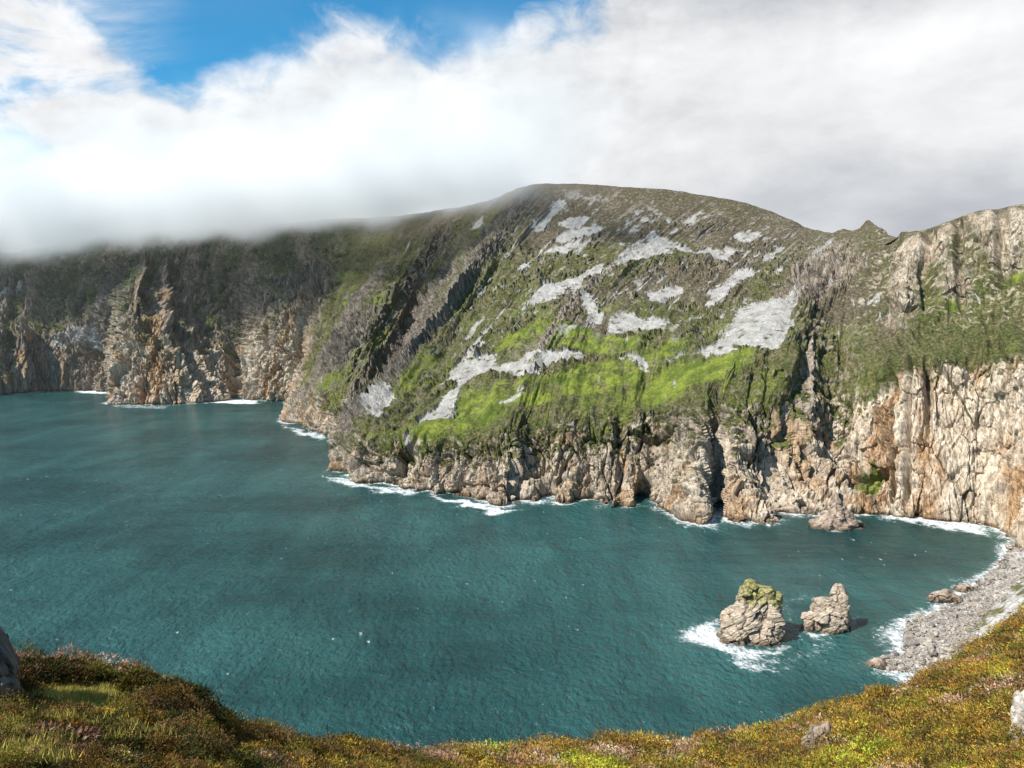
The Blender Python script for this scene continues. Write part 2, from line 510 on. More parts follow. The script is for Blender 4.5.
SCREE = [
 [(694,357),(712,346),(724,338),(729,329),(742,306),(756,303),(772,299),(790,294),(804,288),(798,300),(790,318),(788,345),(770,349),(752,346),(732,352),(716,354)],
 [(527,302),(534,292),(542,285),(567,279),(585,272),(602,264),(603,272),(590,280),(572,288),(547,302)],
 [(612,267),(622,256),(632,245),(645,241),(657,235),(677,244),(694,252),(712,249),(737,248),(733,260),(702,258),(672,251),(647,258),(630,264)],
 [(577,294),(592,294),(597,306),(604,320),(594,326),(587,311)],
 [(612,320),(627,312),(645,318),(667,320),(664,330),(640,330),(612,333)],
 [(642,294),(660,290),(684,286),(684,293),(660,298),(647,303)],
 [(707,290),(724,286),(734,271),(758,271),(745,281),(734,289),(724,303),(712,300)],
 [(444,382),(457,366),(482,340),(486,343),(474,360),(482,355),(494,354),(496,367),(520,360),(540,349),(545,352),(572,350),(584,357),(566,362),(548,368),(522,379),(506,372),(484,372),(462,384)],
 [(418,428),(426,416),(438,408),(446,393),(458,384),(459,396),(453,406),(446,420),(430,424)],
 [(369,413),(376,404),(392,394),(396,400),(386,412),(375,424)],
 [(402,444),(411,434),(409,440)],
 [(499,406),(508,397),(522,389),(520,395),(508,403)],
 [(622,356),(636,354),(644,362),(650,372),(640,366)],
 [(532,233),(544,218),(557,199),(564,200),(552,216),(545,230)],
 [(660,364),(672,360),(686,354),(682,361),(668,364)],
 [(862,303),(872,297),(880,293),(875,302)],
 [(51,338),(66,330),(82,326),(96,330),(103,338),(103,352),(80,346),(66,350),(51,347)],
 [(-5,296),(12,287),(24,280),(22,286),(8,296),(-5,300)],
 [(470,232),(478,222),(484,216),(480,226)],
 [(556,240),(572,228),(585,226),(610,226),(600,232),(580,236),(570,244)],
 [(560,222),(575,216),(590,218),(580,226),(566,228)],
 [(544,252),(560,246),(578,240),(580,246),(560,254)],
 [(812,254),(824,243),(834,238),(828,248),(816,258)],
 [(680,222),(695,216),(702,220),(690,226)],
 [(730,236),(748,230),(764,232),(756,240),(740,242)],
 [(758,256),(775,252),(782,258),(768,262)],
]
LUSH = [
 [(640,386),(660,372),(700,362),(756,350),(752,362),(718,384),(682,396),(645,402)],
 [(352,446),(385,440),(420,442),(470,428),(500,412),(540,402),(575,398),(610,390),(640,386),(650,366),(620,356),(590,360),(560,372),(530,382),(500,386),(468,386),(452,400),(440,420),(420,432),(380,436)],
 [(490,350),(505,338),(530,324),(544,318),(535,336),(510,350)],
 [(306,392),(318,374),(336,356),(352,340),(372,332),(368,352),(352,368),(340,385),(322,396)],
 [(380,345),(400,318),(425,290),(440,285),(430,305),(405,330)],
 [(360,420),(385,392),(405,376),(420,372),(410,390),(385,412)],
 [(852,480),(866,470),(880,463),(884,476),(872,488),(865,499),(854,499)],
 [(-5,326),(20,320),(42,324),(38,334),(10,334),(-5,334)],
 [(995,272),(1010,268),(1030,264),(1030,286),(1000,284)],
 [(640,350),(660,345),(690,340),(700,352),(672,360),(650,362)],
 [(520,330),(560,318),(600,335),(640,338),(640,352),(600,354),(550,345)],
 [(150,345),(165,330),(170,342),(160,360),(150,366)],
 [(255,330),(275,316),(320,300),(325,306),(290,318),(262,338)],
 [(945,300),(965,300),(960,315),(940,318)],
 [(610,392),(640,384),(655,392),(640,402),(615,402)],
 [(580,372),(592,372),(596,410),(588,420),(582,400)],
 [(478,228),(500,222),(505,234),(485,240),(470,236)],
]
BROWN = [
 [(640,300),(740,300),(760,262),(740,250),(680,262),(620,280)],
 [(560,300),(640,280),(620,330),(570,345)],
 [(790,300),(830,260),(880,250),(890,300),(860,330),(820,330)],
 [(540,190),(700,190),(800,230),(760,260),(680,235),(580,245),(520,250)],
 [(860,340),(895,305),(905,330),(890,350)],
]

scree = patch(SCREE, 7.0, 0.9, (2.6, 7.4))
scree = sstep(.34, .62, scree + .42 * fbm(X / 5, Y / 5, Z / 5, 4, .65) * (scree > 0))
# a scatter of small scree patches high on the summit slope
sp_n = .6 * fbm(X / 30, Y / 60, Z / 30, 4) + .55 * fbm(UU * 46 / 12, VV * 2.2, 6.6, 3)
hi = sstep(4.6, 5.4, VV) * (1 - sstep(6.5, 6.9, VV)) * sstep(18.8, 20.5, UU) * (1 - sstep(30, 33, UU))
scree = np.maximum(scree, sstep(0.27, 0.50, sp_n + .22 * fbm(X / 6, Y / 6, Z / 6, 3, .65)) * hi)
hi2 = sstep(3.6, 4.4, VV) * (1 - sstep(6.2, 6.8, VV)) * sstep(13, 15, UU)
scree = np.maximum(scree, 0.9 * sstep(0.62, 0.74, fbm(UU * 46 / 11 + 7, VV * 1.9, 4.2, 4)) * hi2)
lush = patch(LUSH, 7.0, 1.2)
brown = patch(BROWN, 22.0, 1.0)

# ---- relief
far = 1 - sstep(12.6, 14.0, UU)                                   # the bay at the back: rugged all the way up
rgt = sstep(33.3, 34.8, UU)
cl = sstep(0.9, 1.05, VV) * (1 - sstep(2.85, 3.5 - .35 * rgt, VV))            # bare sea cliff
steepb = 1 - np.abs(N0[..., 2])
bare = np.clip(cl + far * 0.65 * (1 - sstep(5.6, 6.8, VV)) , 0, 1)
# rock bands named in the photo: crags on the right hill, the dark rib, the spur by the scree
CRAG = [
 [(893,300),(893,262),(910,240),(935,230),(950,226),(945,262),(926,258),(916,290),(906,322),(897,322)],
 [(962,222),(1000,208),(1032,204),(1032,266),(1004,260),(985,248),(968,232)],
 [(946,292),(950,268),(962,262),(972,272),(964,292),(954,300)],
 [(380,372),(392,340),(418,300),(445,262),(462,268),(440,300),(436,330),(420,350),(400,378)],
 [(770,300),(790,268),(820,245),(850,240),(862,262),(840,290),(815,300)],
 [(330,372),(342,345),(372,310),(384,318),(358,352),(340,380)],
 [(395,300),(412,268),(440,232),(452,236),(428,270),(408,305)],
 [(462,260),(500,210),(530,195),(520,225),(490,262),(470,280)],
 [(280,300),(305,275),(340,270),(330,300),(300,316)],
]
CRAGL = patch(CRAG, 14.0, 1.6)
bare = np.clip(np.maximum(bare, CRAGL), 0, 1)

sk = 0.12 * Z
r1 = ridged((X + sk) / 78, (Y - sk) / 78, Z / 300, 2)
r2 = ridged((X + sk) / 30 + 5, (Y - sk) / 30, Z / 120, 3)
r3 = 1 - ridged((X + sk) / 15 + 9, (Y - sk) / 15, Z / 55 + 3, 2)
r4 = fbm(X / 6.5, Y / 6.5, Z / 15, 4, 0.6)
amp = 1.0 + 0.35 * far
ww = 1.0 * fbm(X / 20, Y / 20, Z / 30, 3)
fa1, fe1 = facets((X + sk + ww) / 42, (Y - sk + ww) / 42, (Z + ww) / 210, 31)
fa2, fe2 = facets((X + sk * .6 + ww) / 15, (Y - sk * .6 - ww) / 15, (Z + 2 * ww) / 80, 32)
fa3, fe3 = facets((X + sk + .5 * ww) / 6, (Y - sk) / 6, (Z + ww) / 24, 33)
dc = amp * (24 * (r1 - .62) + 7 * (r2 - .6) + 8.0 * np.clip(fa1, -1.6, 1.6) - (5 - 3 * rgt) * (1 - sstep(0, .12, fe1)) + 2.6 * np.clip(fa2, -1.6, 1.6) - (2.0 - 1.2 * rgt) * (1 - sstep(0, .15, fe2)) + 3.2 * (ridged((X + sk) / 11 + 4, (Y - sk) / 11, Z / 190, 3) - .6) + 1.9 * np.clip(fa3, -1.6, 1.6) - .8 * (1 - sstep(0, .2, fe3)) - 2 * r3 + 1.2 * r4
            - (7 - 3.5 * rgt) * (1 - sstep(0, .10, np.abs(perlin((X + ww) / 24 + 3, (Y + ww) / 24, Z / 300)))) - 1.6 * (1 - sstep(0, .14, np.abs(perlin((X + ww) / 9.5 + 13, (Y - ww) / 9.5, Z / 130)))))
# hillside: gullies running down the slope, hummocks, outcrops
su = UU * 46.0
gul = np.abs(fbm(su / 52 + 3, VV * 0.55, 0.3, 3))
gul2 = np.abs(fbm(su / 20 + 8, VV * 0.9, 5.3, 3))
hum = fbm(X / 45, Y / 45, Z / 45, 4)
crag_n = ridged(X / 24 + 2, Y / 24, Z / 40, 3)
outc = sstep(0.72, 0.86, crag_n) * (1 - scree) * (1 - 0.85 * lush) * (1 - .85 * rgt) * sstep(0.02, .25, fbm(X / 120 + 8, Y / 120, Z / 120, 2) + .18)
lf = 1 - sstep(19.2, 21.5, UU)
ds = (11 + 12 * lf) * (gul - .25) + (6 + 5 * lf) * (gul2 - .2) + 7 * hum + 6.0 * outc * crag_n
ds = np.where((ds < 0) & (np.abs(UU - 30) < 1.2), ds * .3, ds)
ds = ds * (1 - 0.75 * scree) + 0.5 * r4
rib = ridged(su / 58 + 1, VV * .45, 3.3, 2); rib2 = ridged(su / 21 + 4, VV * .7, 8.3, 3)
ds = ds + lf * sstep(2.6, 3.4, VV) * (1 - scree) * (16 * (rib - .62) + 9 * (rib2 - .62))
ds_far = 46 * (rib - .62) + 22 * (rib2 - .62) + 12 * (gul - .22) + 10 * (np.abs(fbm(su / 11 + 2, VV * 1.1, 2.1, 2)) - .2) + 15 * (gul2 - .18) + 5 * (r2 - .6) + 5 * fa1 + 2.5 * fa2 + .4 * r4
ds = ds * (1 - far) + ds_far * far
calm = patch([LUSH[0]], 8.0, 1.0)
ds = ds * (1 - .7 * calm)
disp = dc * bare + ds * (1 - bare)
disp *= sstep(0.55, 1.0, VV) * (1 - 0.88 * sstep(5.9, 6.9, VV))
# nothing may bulge far past the drawn shore
lim = sstep(1.0, 1.6, VV)
disp = np.where(VV < 1.6, np.clip(disp, -30, 5 + 20 * lim), disp)
disp = np.where(VV < 1.0, np.minimum(disp, 2), disp)


# sea caves, chasms and deep gullies cut into the face: (column, half width in columns, v low, v high, depth)
def cut(u0, hw, v0, v1, depth, drift=0.0):
    du = (UU - (u0 + drift * (VV - v0))) / hw
    return depth * np.exp(-(np.abs(du) ** 3)) * sstep(v0 - .25, v0 + .1, VV) * (1 - sstep(v1 - .25, v1 + .35, VV))


for c in [(24.6, .24, .6, 1.6, 38), (25.5, .15, .6, 1.45, 32), (26.85, .2, .6, 1.7, 34), (23.25, .15, .6, 1.9, 16), (30.0, .34, .6, 2.4, 9),
          (21.3, .13, .6, 1.8, 13), (20.35, .2, .6, 1.4, 22), (22.5, .1, .6, 1.9, 10), (19.6, .2, .6, 1.4, 9), (26.2, .12, .8, 3.2, 13),
          (32.4, .12, 1.0, 2.6, 5), (35.35, .07, 1.4, 3.3, 20, .08), (35.75, .09, 1.4, 3.2, 16, .1), (36.4, .1, 2.2, 3.1, 13),
          (37.5, .13, 2.5, 3.1, 10), (11.0, .28, 1.0, 4.6, 40, .12), (12.75, .1, 2.0, 3.2, 22), (15.5, .16, .7, 3.0, 16), (14.6, .12, .7, 3.0, 14),
          (36.6, .16, 4.9, 6.9, 16), (37.4, .12, 4.8, 6.9, 13), (38.5, .16, 5.2, 6.9, 16), (12.6, .2, .6, 1.4, 14)]:
    disp = disp - cut(*c)
RIBS = np.zeros(X.shape)
for (u0, hw, v0, v1, h_, dr) in [(18.9, .55, 2.6, 6.3, 30, .05), (16.0, .5, 2.4, 6.0, 24, .05), (14.2, .45, 2.4, 5.8, 20, .08), (23.0, .35, 4.4, 6.6, 12, 0), (33.0, .3, 2.8, 4.6, 12, 0),
                             (12.9, .5, 2.6, 6.0, 34, -.05), (11.5, .45, 2.6, 6.2, 38, 0), (9.0, .5, 3.0, 6.2, 38, .05), (7.6, .4, 2.6, 6.2, 30, .1), (5.6, .45, 2.4, 6.2, 34, .1), (3.5, .4, 2.4, 6.2, 30, .1), (2.2, .4, 2.4, 6.2, 26, .1), (10.3, .35, 3.4, 6.2, 26, 0)]:
    du = np.abs((UU - (u0 + dr * (VV - v0)) + .12 * fbm(VV * 1.5 + u0 * 3, UU * 2, .4, 3)) / hw)
    rb = np.exp(-du * 1.6) * sstep(v0 - .4, v0 + .5, VV) * (1 - sstep(v1 - .9, v1 + .3, VV))
    disp = disp + h_ * rb * (1 + .35 * r4 - .3 * sstep(0, .5, gul2))
    RIBS = np.maximum(RIBS, rb)
T = G + N0 * disp[..., None]
# jagged skyline knobs on the saddle and the right hill
for (px, py, D, h, r) in [(868, 226, 1330, 6, 22), (842, 234, 1430, 5, 20), (905, 236, 1060, 5, 22), (885, 236, 1220, 5, 20)]:
    q = at(px, py, D)
    dd = np.hypot(X - q[0], Y - q[1])
    T[..., 2] += h * np.exp(-(dd / r) ** 2) * sstep(6.0, 6.9, VV) * (1 + .4 * r4)
NRM = grid_normals(T)
if np.mean(NRM[:, NV // 2, 2]) < 0: NRM = -NRM
nz = blur(NRM[..., 2], 2)
# ---- cover: rock shows where the ground is steep, plants hold where it lies back
nm = fbm(X / 14, Y / 14, Z / 14, 4, 0.6)
nm2 = fbm(X / 60 + 11, Y / 60, Z / 60, 3)
thr = 0.60 + 0.13 * nm2
thr = thr - 0.20 * sstep(1.9, 3.0, VV) * (1 - far) * (1 - .6 * rgt) - .10 * sstep(3, 3.3, VV) * rgt + .03 * far           # turf creeps down to the cliff edge
thr = thr + 0.14 * rgt * (1 - sstep(2.7, 3.0, VV))                        # the pale right wall stays bare
rock_c = 1 - sstep(thr - .12, thr + .12, nz + 0.20 * nm)
low = 1 - sstep(1.75, 2.45, VV + .35 * nm2 + .3 * nm)                                # wave-washed foot has no plants
rock = np.maximum(rock_c * np.clip(bare + 0.45, 0, 1), low * cl)
rock = np.maximum(rock, outc * sstep(-.1, .25, nm + .1) * .9)
rock = np.maximum(rock, CRAGL * sstep(-.35, .05, nm + .35 - .3 * nz))
green_edge = patch([LUSH[6]], 4, 0.7)
rock = rock * (1 - .9 * green_edge) * (1 - 0.9 * calm)
lush = np.clip(np.maximum(.95 * lush * (0.7 + 0.6 * fbm(X / 20, Y / 20, Z / 20, 3)), 1.0 * calm), 0, 1)
tus = fbm(X / 5 + 70, Y / 5, Z / 5, 4, .65)
lush = np.where(calm > .5, lush * (1 + .25 * tus), sstep(.25, .75, lush + .45 * tus * (lush > .02)))
lush = np.maximum(np.clip(lush, 0, 1), .9 * green_edge)
lush = np.maximum(lush, (.5 - .32 * rgt) * sstep(.2, .55, nm2 + .3 * nm) * (1 - sstep(5.2, 6.2, VV)) * (1 - .5 * far))
scree = scree * sstep(-.75, -.35, nm)
rock = rock * (1 - scree)
lush = lush * (1 - .6 * CRAGL)
mot = fbm(X / 8 + 30, Y / 8, Z / 13, 4, 0.68)
bias = np.interp(VV, [1.0, 1.5, 2.0, 2.6, 3.0, 3.6], [-1.6, -1.3, -.8, -.22, .2, .1]) - .14 * sstep(27.5, 29, UU) * (1 - sstep(3.0, 3.6, VV))
vegm = sstep(-.05, .16, mot + .45 * nm2 + bias - .45 * rgt * (1 - sstep(2.7, 3.0, VV)) - .9 * CRAGL)
rock = rock * (1 - .95 * vegm * (1 - far))
slope_r = sstep(34.2, 35.2, UU) * sstep(2.85, 3.05, VV) * (1 - CRAGL)
rock = rock * (1 - slope_r * sstep(-.45, .1, .5 - mot))
farveg = far * sstep(2.2, 4.6, VV + .8 * nm2 + 1.2 * mot)
spur = sstep(6.8, 7.3, UU) * (1 - sstep(9.0, 9.8, UU)) + sstep(11.2, 11.8, UU)
farveg = farveg * (1 - .8 * np.clip(spur, 0, 1) * (1 - sstep(4.6, 5.4, VV)))
rock = rock * (1 - .85 * farveg)
farrib = np.maximum(far, .8 * lf * sstep(13.5, 14.5, UU) * (1 - lush)) * sstep(2.6, 3.4, VV) * sstep(.0, .16, rib2 - .66 + .06 * far + .5 * (rib - .62) + .16 * mot) * (.6 + .4 * sstep(-.3, .3, nm2))
rock = np.maximum(rock, .8 * farrib * (1 - scree))
gl = sstep(.02, .16, .60 - rib2 + .25 * mot + .2 * nm2) * np.maximum(lf * sstep(13.2, 14, UU), .55 * far * sstep(2.6, 3.4, VV)) * sstep(2.2, 2.8, VV) * (1 - sstep(4.6, 5.8, VV)) * (1 - CRAGL) * (1 - scree)
lush = np.maximum(lush, .75 * gl); rock = rock * (1 - .7 * gl)
rock = np.maximum(rock, .95 * sstep(.30, .52, RIBS + .32 * mot) * (1 - scree))
# broken stone showing through the turf of the upper slopes
spk = sstep(.28, .5, fbm(X / 7 + 60, Y / 7, Z / 7, 3, .6) + .35 * nm2) * sstep(3.4, 5.0, VV) * (1 - lush) * (1 - scree) * sstep(13, 16, UU)
rock = np.maximum(rock, .75 * spk)
lush = lush * (1 - .55 * (1 - sstep(2.2, 2.9, VV)) * (1 - green_edge))
# ---- stone colours
pale = np.clip(sstep(18, 20, UU) * .5 + sstep(27.5, 30, UU) * .2 + sstep(34.3, 35.5, UU) * .5, 0, 1)
pale = pale * (1 - sstep(2.2, 3.1, VV) * (1 - rgt) * .7)
pale = np.clip(pale + 0.5 * far * sstep(11.5, 12.5, UU) * (1 - sstep(3.4, 4.4, VV)) + .35 * nm2 * cl, 0, 1)
pale = np.maximum(pale, .35 * far * (1 - sstep(2.5, 4.5, VV)) * sstep(6, 7, UU))

pale = np.maximum(pale, .45 * sstep(12.9, 13.5, UU) * cl)
pale = np.maximum(pale, .75 * far * (1 - sstep(3.2, 5.0, VV)) * sstep(6.6, 7.2, UU))
pale = pale * (1 - .95 * sstep(2.7, 3.6, VV) * (1 - sstep(32, 33.5, UU))) * (1 - .45 * sstep(3.2, 4.5, VV)) * (1 - .5 * far * sstep(3.5, 5, VV))
och_n = fbm((X + sk) / 26 + 21, (Y - sk) / 26, Z / 110, 4)
ochre = sstep(0.12, 0.6, och_n) * np.clip(cl + .5 * CRAGL * rgt + .5 * far * (1 - sstep(3, 4.5, VV)), 0, 1) * (.62 + .15 * rgt)
for (u0, hw, v0, v1, a) in [(26.75, .3, 1.0, 2.1, .9), (8.4, .8, 1, 4.8, .75), (12.8, .5, 1.0, 1.8, .9), (36.3, .35, 1.5, 2.9, .55), (37.6, .25, 2.6, 3.2, .8), (29.6, .35, 1.0, 2.6, .6), (16, .6, 1, 2.6, .5), (8.0, .4, 4.2, 5.2, .6)]:
    ochre = np.maximum(ochre, a * np.exp(-np.abs((UU - u0) / hw) ** 3) * sstep(v0 - .2, v0 + .2, VV) * (1 - sstep(v1 - .3, v1 + .2, VV)) * sstep(-.5, .3, och_n))
ochre = np.maximum(ochre, .5 * low * cl * sstep(-.2, .4, och_n))
pale = np.maximum(pale, .6 * CRAGL * sstep(33, 35, UU))
rock = np.maximum(rock, CRAGL * rgt * sstep(-.5, .0, nm + .25))
cloud_shade = np.clip(far * sstep(3.9, 5.3, VV) + lf * sstep(3.0, 3.6, VV) * sstep(13.4, 14, UU), 0, 1)  # cloud shade painted into the rock of the left flank and upper far wall
brown = np.clip(brown + .8 * sstep(6.0, 6.8, VV) * (1 - far), 0, 1)

mat_terrain = terrain_material()
STONE = np.stack([cloud_shade, far * sstep(2.5, 4.5, VV), 0 * far], -1)
COVER = np.stack([rock, scree, lush], -1); TINT = np.stack([ochre, pale, brown], -1)
cuts = [0, 13, 17, 34, NCOL - 1]
for name, a, b in zip(['far_cliffs', 'middle_headland', 'mountain', 'near_cliffs'], cuts[:-1], cuts[1:]):
    i0 = int(np.argmin(np.abs(u_of - a))); i1 = int(np.argmin(np.abs(u_of - b))) + 1
    o = mesh_obj(name, T[i0:i1].reshape(-1, 3), grid_quads(i1 - i0, NV, True), mat_terrain, smooth=False)
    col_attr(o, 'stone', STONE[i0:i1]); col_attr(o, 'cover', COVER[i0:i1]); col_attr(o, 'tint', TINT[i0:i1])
    tag(o, kind='structure')

# the real waterline of the finished cliffs
shore = []
zc = T[..., 2]
for i in range(NU):
    k = np.where((zc[i, :-1] < 0) & (zc[i, 1:] >= 0))[0]
    if len(k):
        k = k[-1] if k[-1] < 90 else k[0]
        f = -zc[i, k] / (zc[i, k + 1] - zc[i, k] + 1e-9)
        shore.append(T[i, k] * (1 - f) + T[i, k + 1] * f)
shore = np.array(shore)

# ------------------------------------------------------------------ the stony beach at the foot of the right wall
SH = [(1040,546),(1016,545),(1004,557),(992,571),(980,580),(967,594),(948,607),(928,617),(908,622),(905,630),(907,640),(906,650),(893,658),(880,663),(888,670),(905,671),(925,673),(945,682),(965,700),(990,730)]
L1 = [(1062,550),(1042,553),(1030,564),(1018,576),(1006,586),(992,598),(980,610),(968,618),(960,624),(955,630),(952,636),(950,642),(948,647),(946,651),(950,655),(956,659),(966,664),(982,672),(1000,690),(1030,715)]
rows = []
for (a, b) in zip(SH, L1):
    p0 = at_z(*a, 0.0); p1 = at_z(*b, 5.0)
    d = p1 - p0; d[2] = 0; d /= np.linalg.norm(d) + 1e-6
    rows.append([p0 - d * 14 + np.array([0, 0, -5.0]), p0, p1, p1 + np.array([26, 6, 9.0]), p1 + np.array([70, 12, 34.0]), p1 + np.array([150, 10, 92.0]), p1 + np.array([300, 0, 170.0])])
BC = np.array(rows)
BG = mono(BC, [14] * (len(SH) - 1)); BG = mono(BG.transpose(1, 0, 2), [10, 26, 26, 24, 16, 8]).transpose(1, 0, 2)
bx, by, bz = BG[..., 0], BG[..., 1], BG[..., 2]
bn = fbm(bx / 5, by / 5, bz / 5, 4, 0.6)
bn2 = fbm(bx / 22, by / 22, bz / 22, 3)
BG = BG.copy(); BG[..., 2] += (0.9 * bn + 1.2 * bn2) * sstep(-2, 2, bz + 1)
mb = NT('beach_stones')
Pb = mb.pos()
vor = mb.n('ShaderNodeTexVoronoi', {'Scale': 0.55}); mb.t.links.new(Pb, vor.inputs['Vector'])
vor2 = mb.n('ShaderNodeTexVoronoi', {'Scale': 1.6}); mb.t.links.new(Pb, vor2.inputs['Vector'])
gr, wet, _w = mb.sep(mb.attr('cover'))
cb = mb.mix(mb.rng(mb.noise(Pb, .12, 4), .35, .65), (.36, .34, .315), (.52, .495, .46))
cb = mb.mix(1.0, cb, mb.mix(mb.sep(vor.outputs['Color'])[0], (.72, .72, .74), (1.2, 1.18, 1.14)), 'MULTIPLY')
cb = mb.mix(gr, cb, mb.mix(mb.noise(Pb, .4, 3), (.085, .09, .025), (.16, .14, .05)))
cb = mb.mix(wet, cb, (.07, .065, .055))
hb = mb.math('ADD', mb.math('MULTIPLY', vor.outputs['Distance'], -1.0), mb.math('MULTIPLY', vor2.outputs['Distance'], -.4))
mb.bsdf(cb, .85, .25, hb, .8, 1.2)
beach = mesh_obj('beach', BG.reshape(-1, 3), grid_quads(*BG.shape[:2]), mb.mat)
tag(beach, kind='structure')
vb = np.concatenate([np.arange(n) / n + i for i, n in enumerate([10, 26, 26, 24, 16, 8])] + [[6.0]])
VB = np.broadcast_to(vb, bx.shape)
gpatch = sstep(.12, .4, fbm(bx / 16 + 4, by / 26, bz / 16, 3) - .12 + .25 * sstep(2.6, 3.6, VB)) * sstep(2.0, 2.6, VB)
wetb = (1 - sstep(.4, 1.6, BG[..., 2] + .5 * bn)) * .9
col_attr(beach, 'cover', np.stack([gpatch, wetb, 0 * wetb], -1))
BEACH_SHORE = BG[:, 10, :]

# ------------------------------------------------------------------ sea
az_f = np.radians(np.linspace(-38, 38, 980)); az_s = np.radians(np.concatenate([np.linspace(-180, -38.4, 60)])); az_e = np.radians(np.linspace(38.4, 180, 60))
AZ = np.concatenate([az_s, az_f, az_e])
RR = np.concatenate([[1.0, 60, 150, 230], np.geomspace(300, 2300, 620), np.geomspace(2400, 40000, 24)])
A2, R2 = np.meshgrid(AZ, RR, indexing='ij')
sx, sy = R2 * np.sin(A2), R2 * np.cos(A2)
kd = KDTree(len(shore))
for i, p in enumerate(shore): kd.insert((p[0], p[1], 0), i)
kd.balance()
dist = np.full(sx.shape, 1e4)
# coarse pass on every 6th node then refine near the coast
crs = np.full(sx.shape, 1e4)
for i in range(0, sx.shape[0], 6):
    for j in range(0, sx.shape[1], 6):
        if 250 < R2[i, j] < 2500 and abs(A2[i, j]) < .7:
            crs[i:i + 6, j:j + 6] = kd.find((sx[i, j], sy[i, j], 0))[2]
for i, j in zip(*np.where(crs < 75)):
    dist[i, j] = kd.find((sx[i, j], sy[i, j], 0))[2]
dist = np.minimum(dist, np.where(crs < 400, np.maximum(crs, 60), 1e4))
bs = [(p[0], p[1]) for p in BEACH_SHORE[::6]]
mreg = (sx > 60) & (sx < 520) & (sy > 300) & (sy < 800)
dbeach = np.full(sx.shape, 1e4)
dbeach[mreg] = segdist(bs, sx[mreg], sy[mreg], closed=False)
fn1 = fbm(sx / 70, sy / 70, 0.2, 3); fn2 = fbm(sx / 22, sy / 22, 3.2, 3)
wid = np.clip(9 + 11 * fn1 + 5 * fn2, 1.5, 26)
gap = sstep(-.35, .25, fbm(sx / 95 + 5, sy / 95, 1.7, 3))
foam = np.exp(-(dist / ((.6 + .9 * gap) * wid)) ** 1.0) * (.8 + .22 * gap)
foam = np.maximum(foam, .95 * np.exp(-(dbeach / np.clip(11 + 10 * fn1 + 5 * fn2, 3, 30)) ** 1.4))


def foam_patch(poly, strength, soft):
    global foam
    w = [at_z(*q, 0.0)[:2] for q in poly]
    a = np.array(w); lo, hi_ = a.min(0) - 3 * soft, a.max(0) + 3 * soft
    m = (sx > lo[0]) & (sx < hi_[0]) & (sy > lo[1]) & (sy < hi_[1])
    xs, ys = sx[m] + 7 * fn2[m], sy[m] + 12 * fn2[m]
    sd = segdist(w, xs, ys); sd = np.where(inside(w, xs, ys), sd, -sd)
    foam[m] = np.maximum(foam[m], strength * sstep(-1.9 * soft, 1.3 * soft, sd))


foam_patch([(680,634),(700,622),(718,616),(722,636),(740,644),(768,648),(790,646),(778,652),(750,656),(735,656),(715,648),(695,640)], .95, 6)
foam_patch([(725,650),(750,654),(772,660),(776,672),(758,670),(738,662)], .82, 9)
foam_patch([(768,668),(800,656),(824,640),(836,626),(840,634),(820,652),(790,666)], .6, 7)
foam_patch([(796,630),(820,632),(846,626),(854,618),(850,628),(824,638),(800,636)], .85, 4)
foam_patch([(782,606),(790,612),(790,620),(784,616)], .6, 4)
foam_patch([(784,599),(812,594),(812,598),(786,603)], .45, 4)
foam_patch([(880,628),(905,622),(910,640),(908,656),(892,650),(880,640)], .9, 8)
foam_patch([(884,670),(915,670),(940,676),(930,690),(905,690)], .95, 7)
foam_patch([(868,664),(876,656),(892,654),(890,664)], .7, 5)
foam_patch([(640,505),(660,512),(690,526),(716,530),(712,522),(690,518)], .9, 7)
foam_patch([(725,523),(745,528),(775,526),(770,520)], .8, 5)
foam_patch([(812,524),(830,530),(858,527),(856,520)], .85, 5)
foam_patch([(880,512),(930,517),(985,522),(990,536),(960,532),(920,524),(880,519)], .9, 6)
foam_patch([(965,592),(985,578),(1008,548),(1016,546),(1000,575),(975,596)], .95, 6)
foam_patch([(430,497),(460,500),(500,507),(518,510),(500,514),(470,508),(440,502)], 1.0, 6)
foam_patch([(322,474),(345,478),(380,486),(420,492),(410,496),(370,490),(335,482)], .85, 7)
foam_patch([(283,424),(300,430),(328,436),(322,440),(296,434)], .85, 8)
foam_patch([(206,399),(256,400),(258,404),(206,403)], .95, 8)
foam_patch([(76,390),(110,391),(106,394),(80,393)], .95, 8)
foam_patch([(108,404),(140,405),(170,406),(165,409),(120,408)], .6, 8)
foam_patch([(885,540),(930,548),(960,552),(950,556),(900,548)], .25, 8)
shal = np.clip(np.exp(-(dist / 28) ** 1.2) * .35 * (R2 < 1300), 0, 1)
shal = np.maximum(shal, np.exp(-(dbeach / 85) ** 1.3) * (.55 + .5 * fn1) * sstep(610, 680, sy))
shal = np.maximum(shal, .35 * np.exp(-(dbeach / 30) ** 1.3))
swz = .35 * fbm(sx / 26, sy / 14, .7, 3) * np.clip(1 - R2 / 3000, 0, 1)
sea = mesh_obj('sea', np.stack([sx, sy, swz], -1).reshape(-1, 3), grid_quads(*sx.shape, True), sea_material())
col_attr(sea, 'surf', np.stack([np.clip(foam, 0, 1), np.clip(shal, 0, 1), 0 * foam], -1))
tag(sea, kind='structure')


# ------------------------------------------------------------------ stones
def ico(sub):
    import bmesh
    bm = bmesh.new(); bmesh.ops.create_icosphere(bm, subdivisions=sub, radius=1.0)
    bm.verts.ensure_lookup_table()
    v = np.array([x.co[:] for x in bm.verts]); f = np.array([[x.index for x in q.verts] for q in bm.faces])
    bm.free(); return v, f


